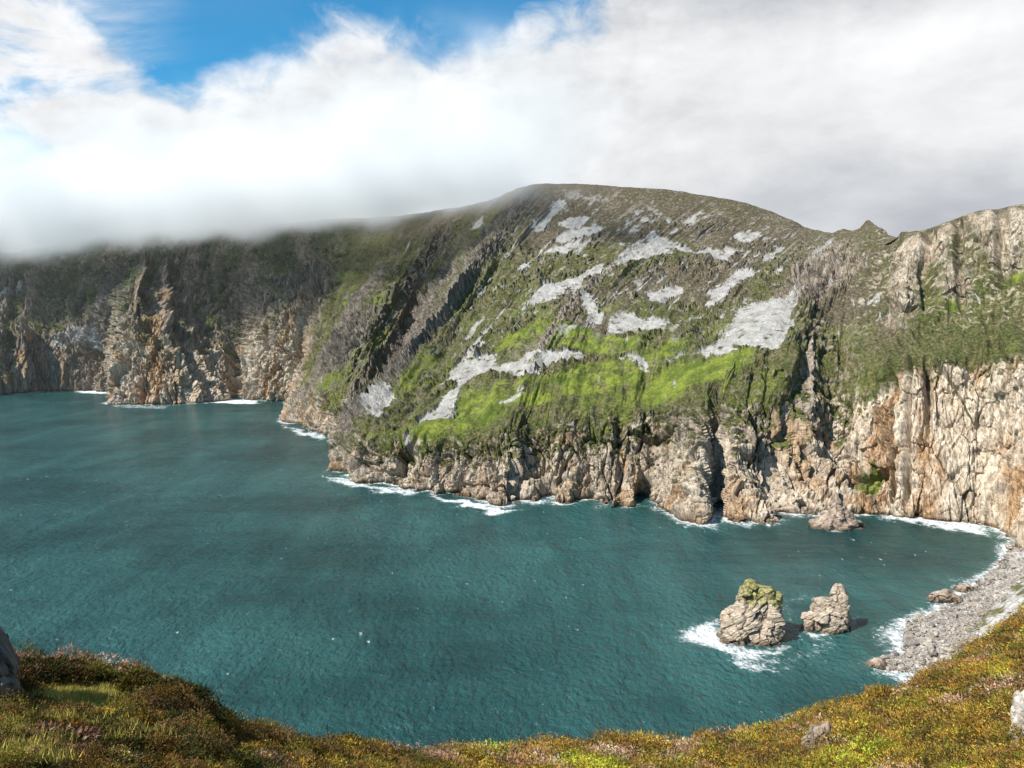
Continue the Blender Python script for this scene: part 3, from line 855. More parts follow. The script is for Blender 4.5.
def rock_shape(seed, sub=4, flat=(1, .8, .65), facets=9, rough=.16):
    r = np.random.default_rng(seed); v, f = ico(sub)
    d = np.ones(len(v))
    for k in range(facets):
        n = r.normal(size=3); n /= np.linalg.norm(n); h = r.uniform(.55, .9)
        c = v @ n
        d = np.minimum(d, np.where(c > 1e-3, h / np.maximum(c, 1e-3), 9))
    o = seed * 7.1
    d = d * (1 + rough * fbm(v[:, 0] * 1.6 + o, v[:, 1] * 1.6, v[:, 2] * 1.6, 4, .55))
    v = v * d[:, None] * np.array(flat)
    v[:, 2] -= v[:, 2].min()
    return v, f


def stack_rock(ctrl_lo, name, mat, seed, layers=90, around=150, strata=1.0):
    """Closed rock tower lofted through rings: each ring (height, x centre, y centre, half width x, half width y)."""
    C = mono(np.array(ctrl_lo, float), [layers // (len(ctrl_lo) - 1)] * (len(ctrl_lo) - 1))
    th = np.linspace(0, 2 * math.pi, around, endpoint=False)
    n = len(C)
    ct, st = np.cos(th)[None], np.sin(th)[None]
    pw = 0.8
    ex = np.sign(ct) * np.abs(ct) ** pw; ey = np.sign(st) * np.abs(st) ** pw
    x = C[:, 1:2] + C[:, 3:4] * ex; y = C[:, 2:3] + C[:, 4:5] * ey; z = np.repeat(C[:, 0:1], around, 1)
    # dipping strata: sheets that run diagonally across the face
    q = (x * .5 - y * .4 + z * 1.0 * .85)
    q = z * .80 - x * .58 + y * .2 + .8 * fbm(x / 6 + seed, y / 6, z / 6, 2)
    saw = lambda t: 1 - (t - np.floor(t)) * 2
    lay = .55 * saw(q / 3.1 + seed) + .45 * saw(q / 1.35 + 2 * seed) + .4 * perlin(q / .7, x / 5, y / 5)
    big = fbm(x / 9 + seed, y / 9, z / 9, 4, .55)
    crk = ridged(x / 7 + seed * 3, y / 7, z / 22, 2)
    fv, fe = facets((x * .8 + z * .58) / 6.0 + seed, y / 6.0, (z * .8 - x * .58) / 9.0, 50 + int(seed * 10))
    k = (.5 * strata * lay - 1.3 * (1 - sstep(0, .13, fe)) + 1.0 * big - 1.5 * (crk - .6) + 2.3 * np.clip(fv, -1.5, 1.5)) * np.clip(C[:, 3:4] / 9, .25, 1)
    x = x + k * ct; y = y + k * st; z = z + .5 * big * np.clip(z / 4, 0, 1)
    v = np.stack([x, y, z], -1).reshape(-1, 3)
    i = np.arange(n * around).reshape(n, around); j = np.roll(i, -1, 1)
    qd = np.stack([i[:-1], j[:-1], j[1:], i[1:]], -1).reshape(-1, 4)
    top = np.append(v, [[C[-1, 1], C[-1, 2], C[-1, 0] + .4]], 0)
    last = i[-1]; lj = j[-1]
    cap = np.stack([last, lj, np.full(around, len(v)), np.full(around, len(v))], -1)
    tris = np.concatenate([np.stack([qd[:, 0], qd[:, 1], qd[:, 2]], -1), np.stack([qd[:, 0], qd[:, 2], qd[:, 3]], -1), cap[:, :3]])
    return top, tris


mat_stack = rock_material('stack_rock', (.25, .20, .15), (.60, .51, .41), 0.9, stretch=(.4, .4, 2.6), rot=(.2, -.63, 0), bump=.7, wet=True)
mat_cap = NT('stack_turf')
_n = mat_cap.noise(mat_cap.pos(), .6, 5, .65)
mat_cap.bsdf(mat_cap.mix(mat_cap.rng(_n, .35, .65), (.13, .12, .04), (.40, .37, .16)), .9, .1, _n, .8, .7)
mat_cap = mat_cap.mat

base = at_z(752, 638, 0.0)
PXM = base[1] / F_PX / math.cos(math.atan(330 / 788)) * 0.985        # metres per photo pixel there (across)
PXM = np.linalg.norm(base - CAM) / F_PX / math.sqrt(1 + ((752 - 512) / 788) ** 2 + ((638 - 384) / 788) ** 2)
PXZ = base[1] / F_PX * 1.04
def ring(zpx, xl, xr, dep, yo=0.0):
    return (zpx * PXZ * 1.05, (xl + xr) / 2 * PXM, yo, (xr - xl) / 2 * PXM * .87, dep * .85)
R1 = [(-4, 0, 0, 22, 15), ring(0, -37, 36, 15), ring(8, -36, 36, 14, .5), ring(16, -33, 35, 13, 1.5), ring(25, -25, 33, 12, 2.5), ring(33, -18, 30, 10.5, 3.5), ring(41, -16, 26, 8.5, 4), ring(46, -15, 22, 6.5, 4.5), ring(50, -11, 8, 3.5, 4.5), ring(54, -9, 2, 1.8, 4.5)]
R0 = [(-4, -2 * .6, 0, 22, 15), ring(0, -37, 36, 14), ring(14, -34, 35, 13, 1), ring(24, -27, 33, 12, 2), ring(32, -18, 30, 11, 3), ring(40, -17, 27, 9.5, 4), ring(47, -13, 25, 8, 4), ring(52, -10, 20, 5.5, 4), ring(56, -9, 10, 3, 4)]
v, f = stack_rock(R1, 'sea_stack', mat_stack, 2.3)
s1 = mesh_obj('sea_stack', v, f, mat_stack, smooth=False); s1.location = base
tag(s1, 'broad tawny rock stack with a green grassy top standing in white surf', 'sea stack')
# turf cap: the part of the top that carries grass, a shell 0.35 m proud of the rock
fc = v[f].mean(1); fnm = np.cross(v[f[:, 1]] - v[f[:, 0]], v[f[:, 2]] - v[f[:, 0]]); fnm /= np.linalg.norm(fnm, axis=1)[:, None] + 1e-9
nn = fbm(fc[:, 0] / 4, fc[:, 1] / 4, fc[:, 2] / 4, 3) + .7 * fbm(fc[:, 0] / 1.1, fc[:, 1] / 1.1, fc[:, 2] / 1.1, 2)
sel = (fc[:, 2] > (27 + 5.0 * nn - .35 * (fc[:, 0] - 5)) * PXZ / .6) & (fc[:, 0] > -8)
sel = (fc[:, 2] > 22.5 + 4.0 * nn - .12 * (fc[:, 0] - 4)) & (np.abs(fnm[:, 2]) > .22 - .2 * nn) & (fc[:, 0] > -7 + 3 * nn)
vn = np.zeros_like(v)
for k in range(3): np.add.at(vn, f[:, k], fnm)
vn /= np.linalg.norm(vn, axis=1)[:, None] + 1e-9
used = np.unique(f[sel]); remap = -np.ones(len(v), int); remap[used] = np.arange(len(used))
cap = mesh_obj('grass_cap', v[used] + vn[used] * .16, remap[f[sel]], mat_cap, parent=s1)

base2 = at_z(824, 629, 0.0)
def ring2(zpx, xl, xr, dep, yo=0.0):
    return (zpx * PXZ * 1.08, (xl + xr) / 2 * PXM * 1.1, yo, (xr - xl) / 2 * PXM * .95, dep)
va, fa = stack_rock([(-4, 0, 0, 16, 8), ring2(0, -25, 22, 8), ring2(8, -23, 22, 7.5), ring2(16, -19, 21, 6.5), ring2(24, -15, 20, 5, .5), ring2(29, -13, 8, 3, .5)], 'a', None, 5.1, 70, 130, .8)
vc, fc2 = stack_rock([(-4, 9, 1, 9, 7), ring2(0, 0, 25, 7, 1), ring2(18, 3, 24, 6.5, 1), ring2(28, 5, 23, 5.5, 1), ring2(36, 7, 21, 4, 1), ring2(43, 10, 17, 2, 1)], 'b', None, 8.4, 70, 110, .8)
s2 = mesh_obj('sea_stack', np.concatenate([va, vc]), np.concatenate([fa, fc2 + len(va)]), mat_stack, smooth=False); s2.location = base2
tag(s2, 'smaller bare rock stack with a tall pinnacle on its right end', 'sea stack')

# small rocks standing in the water
mat_sea_rock = rock_material('shore_rock', (.24, .18, .14), (.50, .41, .33), 0.7, stretch=(1, 1, .4), rot=(.3, .2, 0), wet=True)
def rock_tower(px, py, rings, seed, label, cat='rock', name='shore_rock'):
    b = at_z(px, py, 0.0); k = np.linalg.norm(b - CAM) / F_PX
    rg = [(-4, 0, 0, rings[0][3] * k, rings[0][4] * k)] + [(r[0] * k * 1.05, r[1] * k, r[2] * k, r[3] * k, r[4] * k) for r in rings]
    v, f = stack_rock(rg, name, None, seed, 60, 90, .7)
    o = mesh_obj(name, v, f, mat_sea_rock); o.location = b
    tag(o, label, cat); return o
rock_tower(834, 526, [(0, 0, 0, 23, 14), (5, 2, 0, 18, 11), (11, 3, 0, 12, 8), (18, 3, 0, 7, 5), (24, 1, 0, 4, 3), (30, 0, 0, 1.5, 1.5)], 3.7, 'pointed reddish rock islet just off the foot of the near cliffs')
rock_tower(943, 600, [(0, 0, 0, 13, 9), (3, 0, 0, 12, 8), (6, 1, 0, 9, 6), (8, 2, 0, 5, 3)], 6.1, 'low rounded pinkish rock in the shallows off the middle of the beach')
rock_tower(964, 590, [(0, 0, 0, 9, 6), (3, 0, 0, 7, 5), (5, 0, 0, 4, 3)], 7.7, 'small tan rock between the pinkish rock and the beach stones')
rock_tower(118, 404, [(0, 0, 0, 8, 5), (5, 0, 0, 6, 4), (10, 0, 0, 3, 2.4), (14, -.5, 0, 1, 1)], 9.2, 'small dark rock at the left foot of the far orange buttress')
rock_tower(892, 512, [(0, 0, 0, 10, 7), (5, 0, 0, 9, 6), (9, -1, 0, 6, 4), (13, -1, 0, 2, 2)], 4.4, 'pale block of rock in the surf below the bright green cliff patch')
rock_tower(878, 666, [(0, 0, 0, 8, 6), (3, 0, 0, 7, 5), (6, 0, 0, 4, 3)], 12.4, 'outermost wet rock at the tip of the boulder spit')

# beach boulders: individual stones
mat_boulder = rock_material('boulder', (.26, .235, .21), (.53, .485, .435), 1.0, obj=True)
protos = []
for s in range(7):
    v, f = rock_shape(40 + s, 3, (1, random.uniform(.65, .95), random.uniform(.55, .8)), 10, .14)
    me_o = mesh_obj('boulder', v, f, mat_boulder, smooth=False)
    protos.append(me_o.data); COL.objects.unlink(me_o); bpy.data.objects.remove(me_o)
nbx = BG.shape[0]; cand = []
tries = 0
spots = []
while len(spots) < 290 and tries < 60000:
    tries += 1
    i = RNG.integers(12, nbx - 60); t = RNG.random() ** 1.35
    vv = 9 + t * 46
    j = int(vv)
    if j >= BG.shape[1]: continue
    p = BG[i, j]
    big = RNG.random()
    size = (1.0 + 2.8 * big ** 2.2) * (1.25 - .75 * t)
    if 0.43 < i / nbx < .95: size *= 1.25
    if all((p[0] - q[0]) ** 2 + (p[1] - q[1]) ** 2 > (.8 * (size + q[3])) ** 2 for q in spots):
        spots.append((p[0], p[1], p[2], size))
for n_, (x, y, z, s) in enumerate(spots):
    o = bpy.data.objects.new('boulder', protos[n_ % 7]); COL.objects.link(o)
    o.location = (x, y, z - s * .22); o.scale = (s * random.uniform(.85, 1.3), s, s * random.uniform(.8, 1.2))
    o.rotation_euler = (random.uniform(-.25, .25), random.uniform(-.25, .25), random.uniform(0, 6.28))
    tag(o, 'grey boulder lying among many others on the stony beach', 'boulder', 'boulders strewn along the stony beach')
# the countless smaller stones between them
pv, pf = rock_shape(77, 2, (1, .85, .65), 8, .15)
nst = 9000
ii = RNG.integers(6, nbx - 40, nst); jj = (8 + RNG.random(nst) ** 1.2 * 50).astype(int)
jj = np.clip(jj, 8, BG.shape[1] - 2)
cen = BG[ii, jj] + np.stack([RNG.uniform(-2, 2, nst), RNG.uniform(-2, 2, nst), np.zeros(nst)], 1)
siz = RNG.uniform(.3, .85, nst); rot = RNG.uniform(0, 6.28, nst)
c_, s_ = np.cos(rot), np.sin(rot)
vx = pv[None, :, 0] * c_[:, None] - pv[None, :, 1] * s_[:, None]; vy = pv[None, :, 0] * s_[:, None] + pv[None, :, 1] * c_[:, None]
V = np.stack([vx * siz[:, None] + cen[:, 0:1], vy * siz[:, None] + cen[:, 1:2], pv[None, :, 2] * siz[:, None] + cen[:, 2:3] - .25 * siz[:, None]], -1)
Fq = (pf[None] + (np.arange(nst) * len(pv))[:, None, None]).reshape(-1, 3)
pebs = mesh_obj('beach_cobbles', V.reshape(-1, 3), Fq, mat_boulder, smooth=False)
tag(pebs, 'small grey stones covering the beach between the boulders', 'cobbles', kind='stuff')

# ------------------------------------------------------------------ the near hillside with heather
EDGE = [(-1100,560,13),(-420,610,14),(-120,650,14.5),(0,671,15),(28,672,15.5),(90,679,16),(150,688,16),(195,709,16),(225,737,16.5),(270,751,18),(360,761,22),(440,770,27),(470,770,31),(520,764,35),(600,757,40),(700,751,46),(780,740,50),(840,721,52),(900,704,54),(940,683,56),(985,654,58),(1024,624,60),(1120,560,62),(1300,480,62),(1600,400,60),(2500,250,52)]
NEARR = [(-1100,770,6.5),(-420,812,7.5),(-120,812,8),(0,812,8.5),(28,812,8.6),(90,812,8.8),(150,812,9),(195,812,9.4),(225,812,9.8),(270,812,10.5),(360,812,13),(440,812,17),(470,812,19),(520,812,21),(600,812,24),(700,812,26),(780,812,25),(840,812,24),(900,812,23),(940,812,22),(985,812,21),(1024,812,20),(1120,812,18),(1300,812,15),(1600,812,12),(2500,720,8)]
FR = []
for e, nr in zip(EDGE, NEARR):
    E_ = at(*e); Nr = at(*nr)
    a = (e[0] - 512) / F_PX
    foot = np.array([a * 3.2, 1.6, 198.2 - .25 * abs(a)]); behind = np.array([a * 9, -14, 204.0])
    mid = (E_ + Nr) / 2 + np.array([0, 0, .12])
    dn = E_ * 1.0; dn[0] *= 1.10; dn[1] *= 1.10; dn[2] = E_[2] - (3.5 if e[2] < 30 else 7)
    sl = (e[1] - 310) / 788.0
    D2 = 70 + e[2] * 1.6; z2 = 200 - sl * D2 - 28
    d2 = np.array([a * D2 * 1.02, D2, z2])
    D3 = min(200 / max(sl, .2) - 90, 340); d3 = np.array([a * D3, D3, -8.0])
    if z2 < 20: d2[2] = 60
    FR.append([behind, foot, Nr, mid, E_, dn, d2, d3])
FC = np.array(FR)
segf = []
for i in range(len(EDGE) - 1): segf.append(int(np.clip((EDGE[i + 1][0] - EDGE[i][0]) / 3.0, 6, 40)))
FG = mono(FC, segf); FG = mono(FG.transpose(1, 0, 2), [10, 14, 30, 30, 8, 24, 30]).transpose(1, 0, 2)
fx, fy, fz = FG[..., 0], FG[..., 1], FG[..., 2]
vf = np.concatenate([np.arange(n) / n + i for i, n in enumerate([10, 14, 30, 30, 8, 24, 30])] + [[7.0]])
VF = np.broadcast_to(vf, fx.shape)
k = sstep(1.5, 2.2, VF)
FG = FG.copy()
FG[..., 2] += k * (.16 * fbm(fx / 1.6, fy / 1.6, 0.1, 3) + np.clip(fy / 60, 0, 1) * .5 * fbm(fx / 6, fy / 6, .9, 3))
FG[..., 2] += sstep(5.3, 6, VF) * (1 - sstep(6.6, 7, VF)) * 6 * fbm(fx / 25, fy / 25, fz / 25, 4)
mg = NT('moor_ground')
ng = mg.noise(mg.pos(), 1.3, 5, .6); ng2 = mg.noise(mg.pos(), .25, 3, .5)
mg.bsdf(mg.mix(mg.rng(ng2, .4, .6), mg.mix(mg.rng(ng, .35, .65), (.028, .022, .010), (.075, .060, .02)), mg.mix(mg.rng(ng, .35, .65), (.05, .045, .012), (.10, .09, .025))), .95, .1, ng, .8, .25)
hill = mesh_obj('hillside', FG.reshape(-1, 3), grid_quads(*FG.shape[:2], True), mg.mat)
tag(hill, kind='structure')
_hv = [tuple(p) for p in FG.reshape(-1, 3)]
HILL_BVH = BVHTree.FromPolygons(_hv, [tuple(q) for q in grid_quads(*FG.shape[:2])])
def on_near(px, py):
    r = ray(px, py)
    h = HILL_BVH.ray_cast(Vector(CAM), Vector(r).normalized())
    return np.array(h[0]) if h[0] is not None else None
def ground_z(x, y, z0=230):
    h = HILL_BVH.ray_cast(Vector((x, y, z0)), Vector((0, 0, -1)))
    return h[0].z if h[0] is not None else None


# sprigs: every clump is a dome of short blades, each blade a narrow kite
def sprig_mesh(centres, radii, heights, counts, blade_len, cols, seed, up=.55):
    r = np.random.default_rng(seed)
    idx = np.repeat(np.arange(len(centres)), counts)
    n = len(idx)
    th = r.uniform(0, 2 * math.pi, n); q = np.sqrt(r.random(n))
    rad = radii[idx] * (1 + .18 * np.sin(3 * th + idx) + .12 * np.sin(7 * th + 2 * idx))
    px = np.cos(th) * q * rad; py = np.sin(th) * q * rad
    dome = np.sqrt(np.clip(1 - (q * .93) ** 2, 0, 1))
    pz = heights[idx] * dome * r.uniform(.55, 1.05, n)
    base_ = centres[idx] + np.stack([px, py, pz], 1)
    dirv = np.stack([px / (radii[idx] + 1e-6) * .9, py / (radii[idx] + 1e-6) * .9, np.full(n, up)], 1) + r.normal(size=(n, 3)) * .42
    dirv /= np.linalg.norm(dirv, axis=1)[:, None]
    L = blade_len[idx] * r.uniform(.6, 1.4, n)
    side = np.cross(dirv, r.normal(size=(n, 3))); side /= np.linalg.norm(side, axis=1)[:, None] + 1e-9
    w = L * r.uniform(.16, .30, n)
    a = base_ - dirv * L[:, None] * .3; b = base_ + side * w[:, None]; c = base_ + dirv * L[:, None]; d = base_ - side * w[:, None]
    V = np.stack([a, b, c, d], 1).reshape(-1, 3)
    Q = np.arange(n * 4).reshape(-1, 4)
    col = cols[idx] * r.uniform(.65, 1.35, (n, 1)) * (1 + r.normal(size=(n, 3)) * .10)
    tip = r.random(n) < .12
    col[tip] = col[tip] * np.array([1.5, 1.15, 1.0])
    col = np.repeat(np.clip(col, .004, .6), 4, 0)
    return V, Q, col


mat_plant = plant_material('heather_sprigs')
PAL = {'rust': (.135, .080, .022), 'brown': (.085, .055, .022), 'olive': (.10, .088, .018), 'gold': (.21, .135, .022), 'green': (.08, .08, .015), 'dark': (.035, .036, .012), 'pink': (.25, .15, .105), 'lime': (.19, .215, .024)}
PN = list(PAL); PA = np.array([PAL[k_] for k_ in PN])
cl_c, cl_r, cl_h, cl_n, cl_b, cl_col = [], [], [], [], [], []
nE = FG.shape[0]
jN, jE = 10 + 14, 10 + 14 + 30 + 30
# stratified over the photo-facing patch: accept by area seen
Jm = np.arange(jN - 8, jE + 4)
sub = FG[:, Jm]
du = np.linalg.norm(np.diff(sub, axis=0), axis=2)[:, :-1]; dv = np.linalg.norm(np.diff(sub, axis=1), axis=2)[:-1]
dist_c = np.linalg.norm(sub[:-1, :-1] - CAM, axis=2)
spacing = np.clip(dist_c * .0150, .18, .7)
expect = du * dv / (spacing ** 2) * 0.78
cols_x = 512 + F_PX * sub[:-1, :-1, 0] / np.maximum(sub[:-1, :-1, 1], 1)
expect *= np.where((cols_x > -60) & (cols_x < 1090), 1.0, np.where((cols_x > -900) & (cols_x < 2300), .45, 0))
cnt = RNG.poisson(expect)
for i, j in zip(*np.where(cnt > 0)):
    for _ in range(cnt[i, j]):
        a, b = RNG.random(2)
        p = sub[i, j] * (1 - a) * (1 - b) + sub[i + 1, j] * a * (1 - b) + sub[i, j + 1] * (1 - a) * b + sub[i + 1, j + 1] * a * b
        cl_c.append(p)
cl_c = np.array(cl_c)
dC = np.linalg.norm(cl_c - CAM, axis=1)
pxC = 512 + F_PX * cl_c[:, 0] / np.maximum(cl_c[:, 1], 1)
side_r = sstep(380, 520, pxC)
n1 = fbm(cl_c[:, 0] / 3.2, cl_c[:, 1] / 3.2, .4, 3); n2 = fbm(cl_c[:, 0] / 5 + 9, cl_c[:, 1] / 5, 2.4, 3); n3 = fbm(cl_c[:, 0] / 1.5 + 4, cl_c[:, 1] / 1.5, 7.7, 2)
rr = RNG.random(len(cl_c))
kind = np.where(rr < .34, 0, np.where(rr < .52, 1, np.where(rr < .74, 2, np.where(rr < .88, 3, 4))))
kind = np.where((side_r > .5) & (rr > .5) & (rr < .62), 3, kind)
kind = np.where((side_r < .5) & (rr < .22), 5, kind)  # more dark clumps on the left: its shade is put into plant colour
kind = np.where((side_r < .5) & (rr > .80), 1, kind)
kind = np.where((side_r > .5) & (rr < .08), 5, kind)
kind = np.where((n1 > .42 - .1 * side_r) & (RNG.random(len(rr)) < .65), 6, kind)
kind = np.where((((n2 > .62) | (n3 > .62)) & (side_r > .5)) & (RNG.random(len(rr)) < .6), 7, kind)
cols = PA[kind]
bright = np.where(side_r > .5, 1.95, 1.6) * RNG.uniform(.45, 1.5, len(cl_c))  # plants coloured brighter on the sunny right than on the shaded left
cols = cols * bright[:, None]
offv = np.where((pxC > -60) & (pxC < 1090), 1.0, 1.45)
rad = offv * np.clip(dC * .0150, .18, .72) * RNG.uniform(.75, 1.6, len(cl_c))
hei = rad * RNG.uniform(.55, 1.4, len(cl_c))
# the yellow grass hollow on the left knoll stays free of heather
hollow = [on_near(*q) for q in [(36,690),(62,682),(98,688),(132,700),(126,714),(92,724),(56,716),(38,702)]]
hollow = [(q[0], q[1]) for q in hollow if q is not None]
keep = ~inside(hollow, cl_c[:, 0], cl_c[:, 1])
cl_c, rad, hei, cols, dC = cl_c[keep], rad[keep], hei[keep], cols[keep], dC[keep]
cntb = np.clip((8600 / dC).astype(int), 150, 560)
V, Q, cc = sprig_mesh(cl_c - np.array([0, 0, .04]), rad, hei, cntb, np.clip(dC * .0023, .024, .14), cols, 5, .5)
ht = mesh_obj('heather', V, Q, mat_plant, smooth=False); col_attr(ht, 'tint', cc)
tag(ht, 'brown and rust coloured heather covering the near hillside', 'heather', kind='stuff')
print('heather', len(cl_c), len(Q))

# grass in the hollow and between the clumps on the left
def grass_blades(pts, L, colA, colB, seed):
    r = np.random.default_rng(seed); n = len(pts)
    d = np.stack([r.normal(size=n) * .35, r.normal(size=n) * .35, np.ones(n)], 1); d /= np.linalg.norm(d, axis=1)[:, None]
    s = np.stack([r.normal(size=n), r.normal(size=n), np.zeros(n)], 1); s /= np.linalg.norm(s, axis=1)[:, None]
    ln = L * r.uniform(.5, 1.3, n)[:, None]
    V = np.stack([pts - s * ln * .06, pts + s * ln * .06, pts + d * ln], 1).reshape(-1, 3)
    t = r.random((n, 1)); c = np.array(colA) * t + np.array(colB) * (1 - t)
    return V, np.arange(3 * n).reshape(-1, 3), np.repeat(c * r.uniform(.7, 1.3, (n, 1)), 3, 0)
hp = np.array(hollow); gp = []
while len(gp) < 20000:
    q = hp.min(0) - .3 + RNG.random(2) * (hp.max(0) - hp.min(0) + .6)
    if inside(hollow, np.array([q[0]]), np.array([q[1]]))[0]:
        z = ground_z(*q)
        if z: gp.append((q[0], q[1], z))
for _ in range(46):
    q0 = on_near(RNG.uniform(-20, 60), RNG.uniform(705, 768)) if _ < 34 else on_near(RNG.uniform(100, 240), RNG.uniform(700, 750))
    if q0 is None: continue
    for _k in range(120):
        q = q0[:2] + RNG.normal(size=2) * .16
        z = ground_z(*q)
        if z: gp.append((q[0], q[1], z + .13))
V, Q, cc = grass_blades(np.array(gp), .15, (.52, .43, .13), (.32, .30, .06), 9)
gr_o = mesh_obj('grass', V, Q, mat_plant, smooth=False); col_attr(gr_o, 'tint', cc)
tag(gr_o, 'pale yellow grass in the hollow of the left knoll', 'grass', kind='stuff')


# single bushes that stand out on the skyline and the slope
def bush(px, py, rad, h, palette, label, seed, cat='heather bush', n=1500, name='heather_bush', up=.55, bl=.06):
    p = on_near(px, py)
    if p is None: print('no ground for', label); return
    r = np.random.default_rng(seed)
    m = 7
    off = np.stack([r.normal(size=m) * rad * .42, r.normal(size=m) * rad * .35, np.zeros(m)], 1)
    off[:, 2] = [(ground_z(p[0] + a, p[1] + b) or p[2]) - p[2] for a, b in off[:, :2]]
    cols = np.array([PAL[palette[i % len(palette)]] for i in range(m)])
    V, Q, cc = sprig_mesh(off, np.full(m, rad * .62), h * r.uniform(.75, 1.1, m), np.full(m, n // m), np.full(m, bl), cols, seed, up)
    o = mesh_obj(name, V, Q, mat_plant, smooth=False); col_attr(o, 'tint', cc); o.location = p
    tag(o, label, cat); return o


bush(52, 682, .62, .42, ['dark', 'brown', 'dark', 'green'], 'dark brown heather bush on the knoll skyline beside the leaning grey rock', 21, n=4200)
bush(118, 687, .55, .3, ['rust', 'green', 'dark', 'olive'], 'low rusty heather bush on the knoll skyline behind the yellow grass', 22, n=3200)
bush(168, 704, .66, .46, ['dark', 'green', 'dark', 'brown'], 'large rounded dark green bush at the right end of the knoll', 23, n=4600)
bush(196, 720, .34, .3, ['dark', 'rust'], 'small dark heather bush on the drop right of the rounded bush', 24, n=1800)
bush(146, 716, .36, .26, ['pink', 'pink', 'brown'], 'pink flowering heather bush in front of the rounded dark bush', 25, n=1900)
bush(66, 746, .42, .28, ['pink', 'brown', 'rust'], 'dusky pink and brown heather bush below the yellow grass hollow', 26, n=2300)
bush(112, 758, .40, .30, ['dark', 'brown', 'dark'], 'near blackish heather bush at the bottom edge left of centre', 27, n=2200)
bush(880, 710, 1.3, 1.7, ['gold', 'gold', 'rust'], 'wispy golden shrub rising just above the slope edge by the boulder spit', 28, 'shrub', 700, 'shrub', 1.5, .2)

# rocks in the heather
mat_near_rock = rock_material('lichen_rock', (.06, .05, .04), (.24, .20, .165), 3.2, stretch=(1, 1, .35), rot=(.2, .1, 0), bump=.35)
mat_mid_rock = rock_material('weathered_rock', (.17, .135, .10), (.38, .31, .25), 3.0, bump=.35)
mat_pale_rock = rock_material('pale_rock', (.34, .31, .28), (.55, .51, .47), 2.2, bump=.4)
def near_rock(px, py, w, d, h, lean, seed, label, mat, sub=6):
    p = on_near(px, py)
    if p is None: print('no ground for', label); return
    v, f = rock_shape(seed, sub, (1, 1, 1), 11, .13)
    v = v / np.array([np.ptp(v[:, 0]), np.ptp(v[:, 1]), np.ptp(v[:, 2])]) * np.array([w, d, h])
    fv, fe = facets(v[:, 0] * 2.1 + seed, v[:, 1] * 2.1, v[:, 2] * 1.3, seed)
    v = v + (v - v.mean(0)) * (.13 * np.clip(fv, -1.5, 1.5) - .10 * (1 - sstep(0, .1, fe)))[:, None]
    v[:, 0] += v[:, 2] * lean
    o = mesh_obj('rock', v, f, mat, smooth=False); o.location = p - np.array([0, 0, h * .15])
    tag(o, label, 'rock')
near_rock(-9, 702, 1.25, 1.2, 2.1, -.28, 61, 'tall dark grey lichened rock leaning at the edge of the left knoll', mat_near_rock)
near_rock(1027, 738, 1.2, 1.4, 2.5, .1, 62, 'pale grey rock in the heather at the right border', mat_pale_rock)
near_rock(812, 756, 1.2, 1.0, 2.1, .2, 63, 'small weathered grey brown rock poking out of the orange heather slope', mat_mid_rock, 6)

# ------------------------------------------------------------------ cloud bank resting on the far ridge
me = bpy.data.meshes.new('cloud_bank')
o = bpy.data.objects.new('cloud_bank', me); COL.objects.link(o); tag(o, kind='stuff'); tag(o, 'white cloud bank resting on the far ridge', 'cloud')
ng_ = bpy.data.node_groups.new('cloud_density', 'GeometryNodeTree')
ng_.interface.new_socket('Geometry', in_out='OUTPUT', socket_type='NodeSocketGeometry')
nd = ng_.nodes; lk = ng_.links
go = nd.new('NodeGroupOutput'); vc_ = nd.new('GeometryNodeVolumeCube'); sm_ = nd.new('GeometryNodeSetMaterial')
MIST = .00006
CLO, CHI = (-2600, 850, -8), (420, 3500, 900)
vc_.inputs['Min'].default_value = CLO; vc_.inputs['Max'].default_value = CHI
vc_.inputs['Resolution X'].default_value = 190; vc_.inputs['Resolution Y'].default_value = 150; vc_.inputs['Resolution Z'].default_value = 80
def gm(op, a, b=None, clamp=False):
    n = nd.new('ShaderNodeMath'); n.operation = op; n.use_clamp = clamp
    for s_, x_ in zip(n.inputs, (a, b)):
        if x_ is None: continue
        if isinstance(x_, bpy.types.NodeSocket): lk.new(x_, s_)
        else: s_.default_value = x_
    return n.outputs[0]
pz_ = nd.new('GeometryNodeInputPosition'); sx_ = nd.new('ShaderNodeSeparateXYZ'); lk.new(pz_.outputs[0], sx_.inputs[0])
px_, py_, zz_ = sx_.outputs
def gnoise(scale, detail, dist=0.0):
    n = nd.new('ShaderNodeTexNoise'); lk.new(pz_.outputs[0], n.inputs['Vector'])
    n.inputs['Scale'].default_value = scale; n.inputs['Detail'].default_value = detail; n.inputs['Distortion'].default_value = dist
    return n.outputs[0]
nA = gnoise(1 / 420, 2); nB = gnoise(1 / 130, 4, .4)
# underside height: rises from the left and from the back
def fit_base():
    pts = [(0, 258, 2450), (100, 240, 2500), (200, 234, 2450), (300, 226, 2300), (380, 222, 2100), (450, 214, 1850), (500, 196, 1780), (545, 184, 1790)]
    return pts
BP = [at(*q) for q in fit_base()]
A_ = np.array([[1, p[0], p[1]] for p in BP]); bcoef = np.linalg.lstsq(A_, np.array([p[2] for p in BP]), rcond=None)[0]
print('cloud base fit', bcoef, [(round(p[0]), round(p[1]), round(p[2])) for p in BP])
zb_ = gm('ADD', gm('ADD', gm('MULTIPLY', px_, float(bcoef[1])), gm('MULTIPLY', py_, float(bcoef[2]))), float(bcoef[0]))
hgt = gm('SUBTRACT', zz_, zb_)
wob = gm('ADD', gm('MULTIPLY', gm('SUBTRACT', nA, .5), 120.0), gm('MULTIPLY', gm('SUBTRACT', nB, .5), 230.0))
lower = gm('DIVIDE', gm('ADD', gm('ADD', hgt, 22.0), gm('MULTIPLY', wob, .75)), 60.0, True)
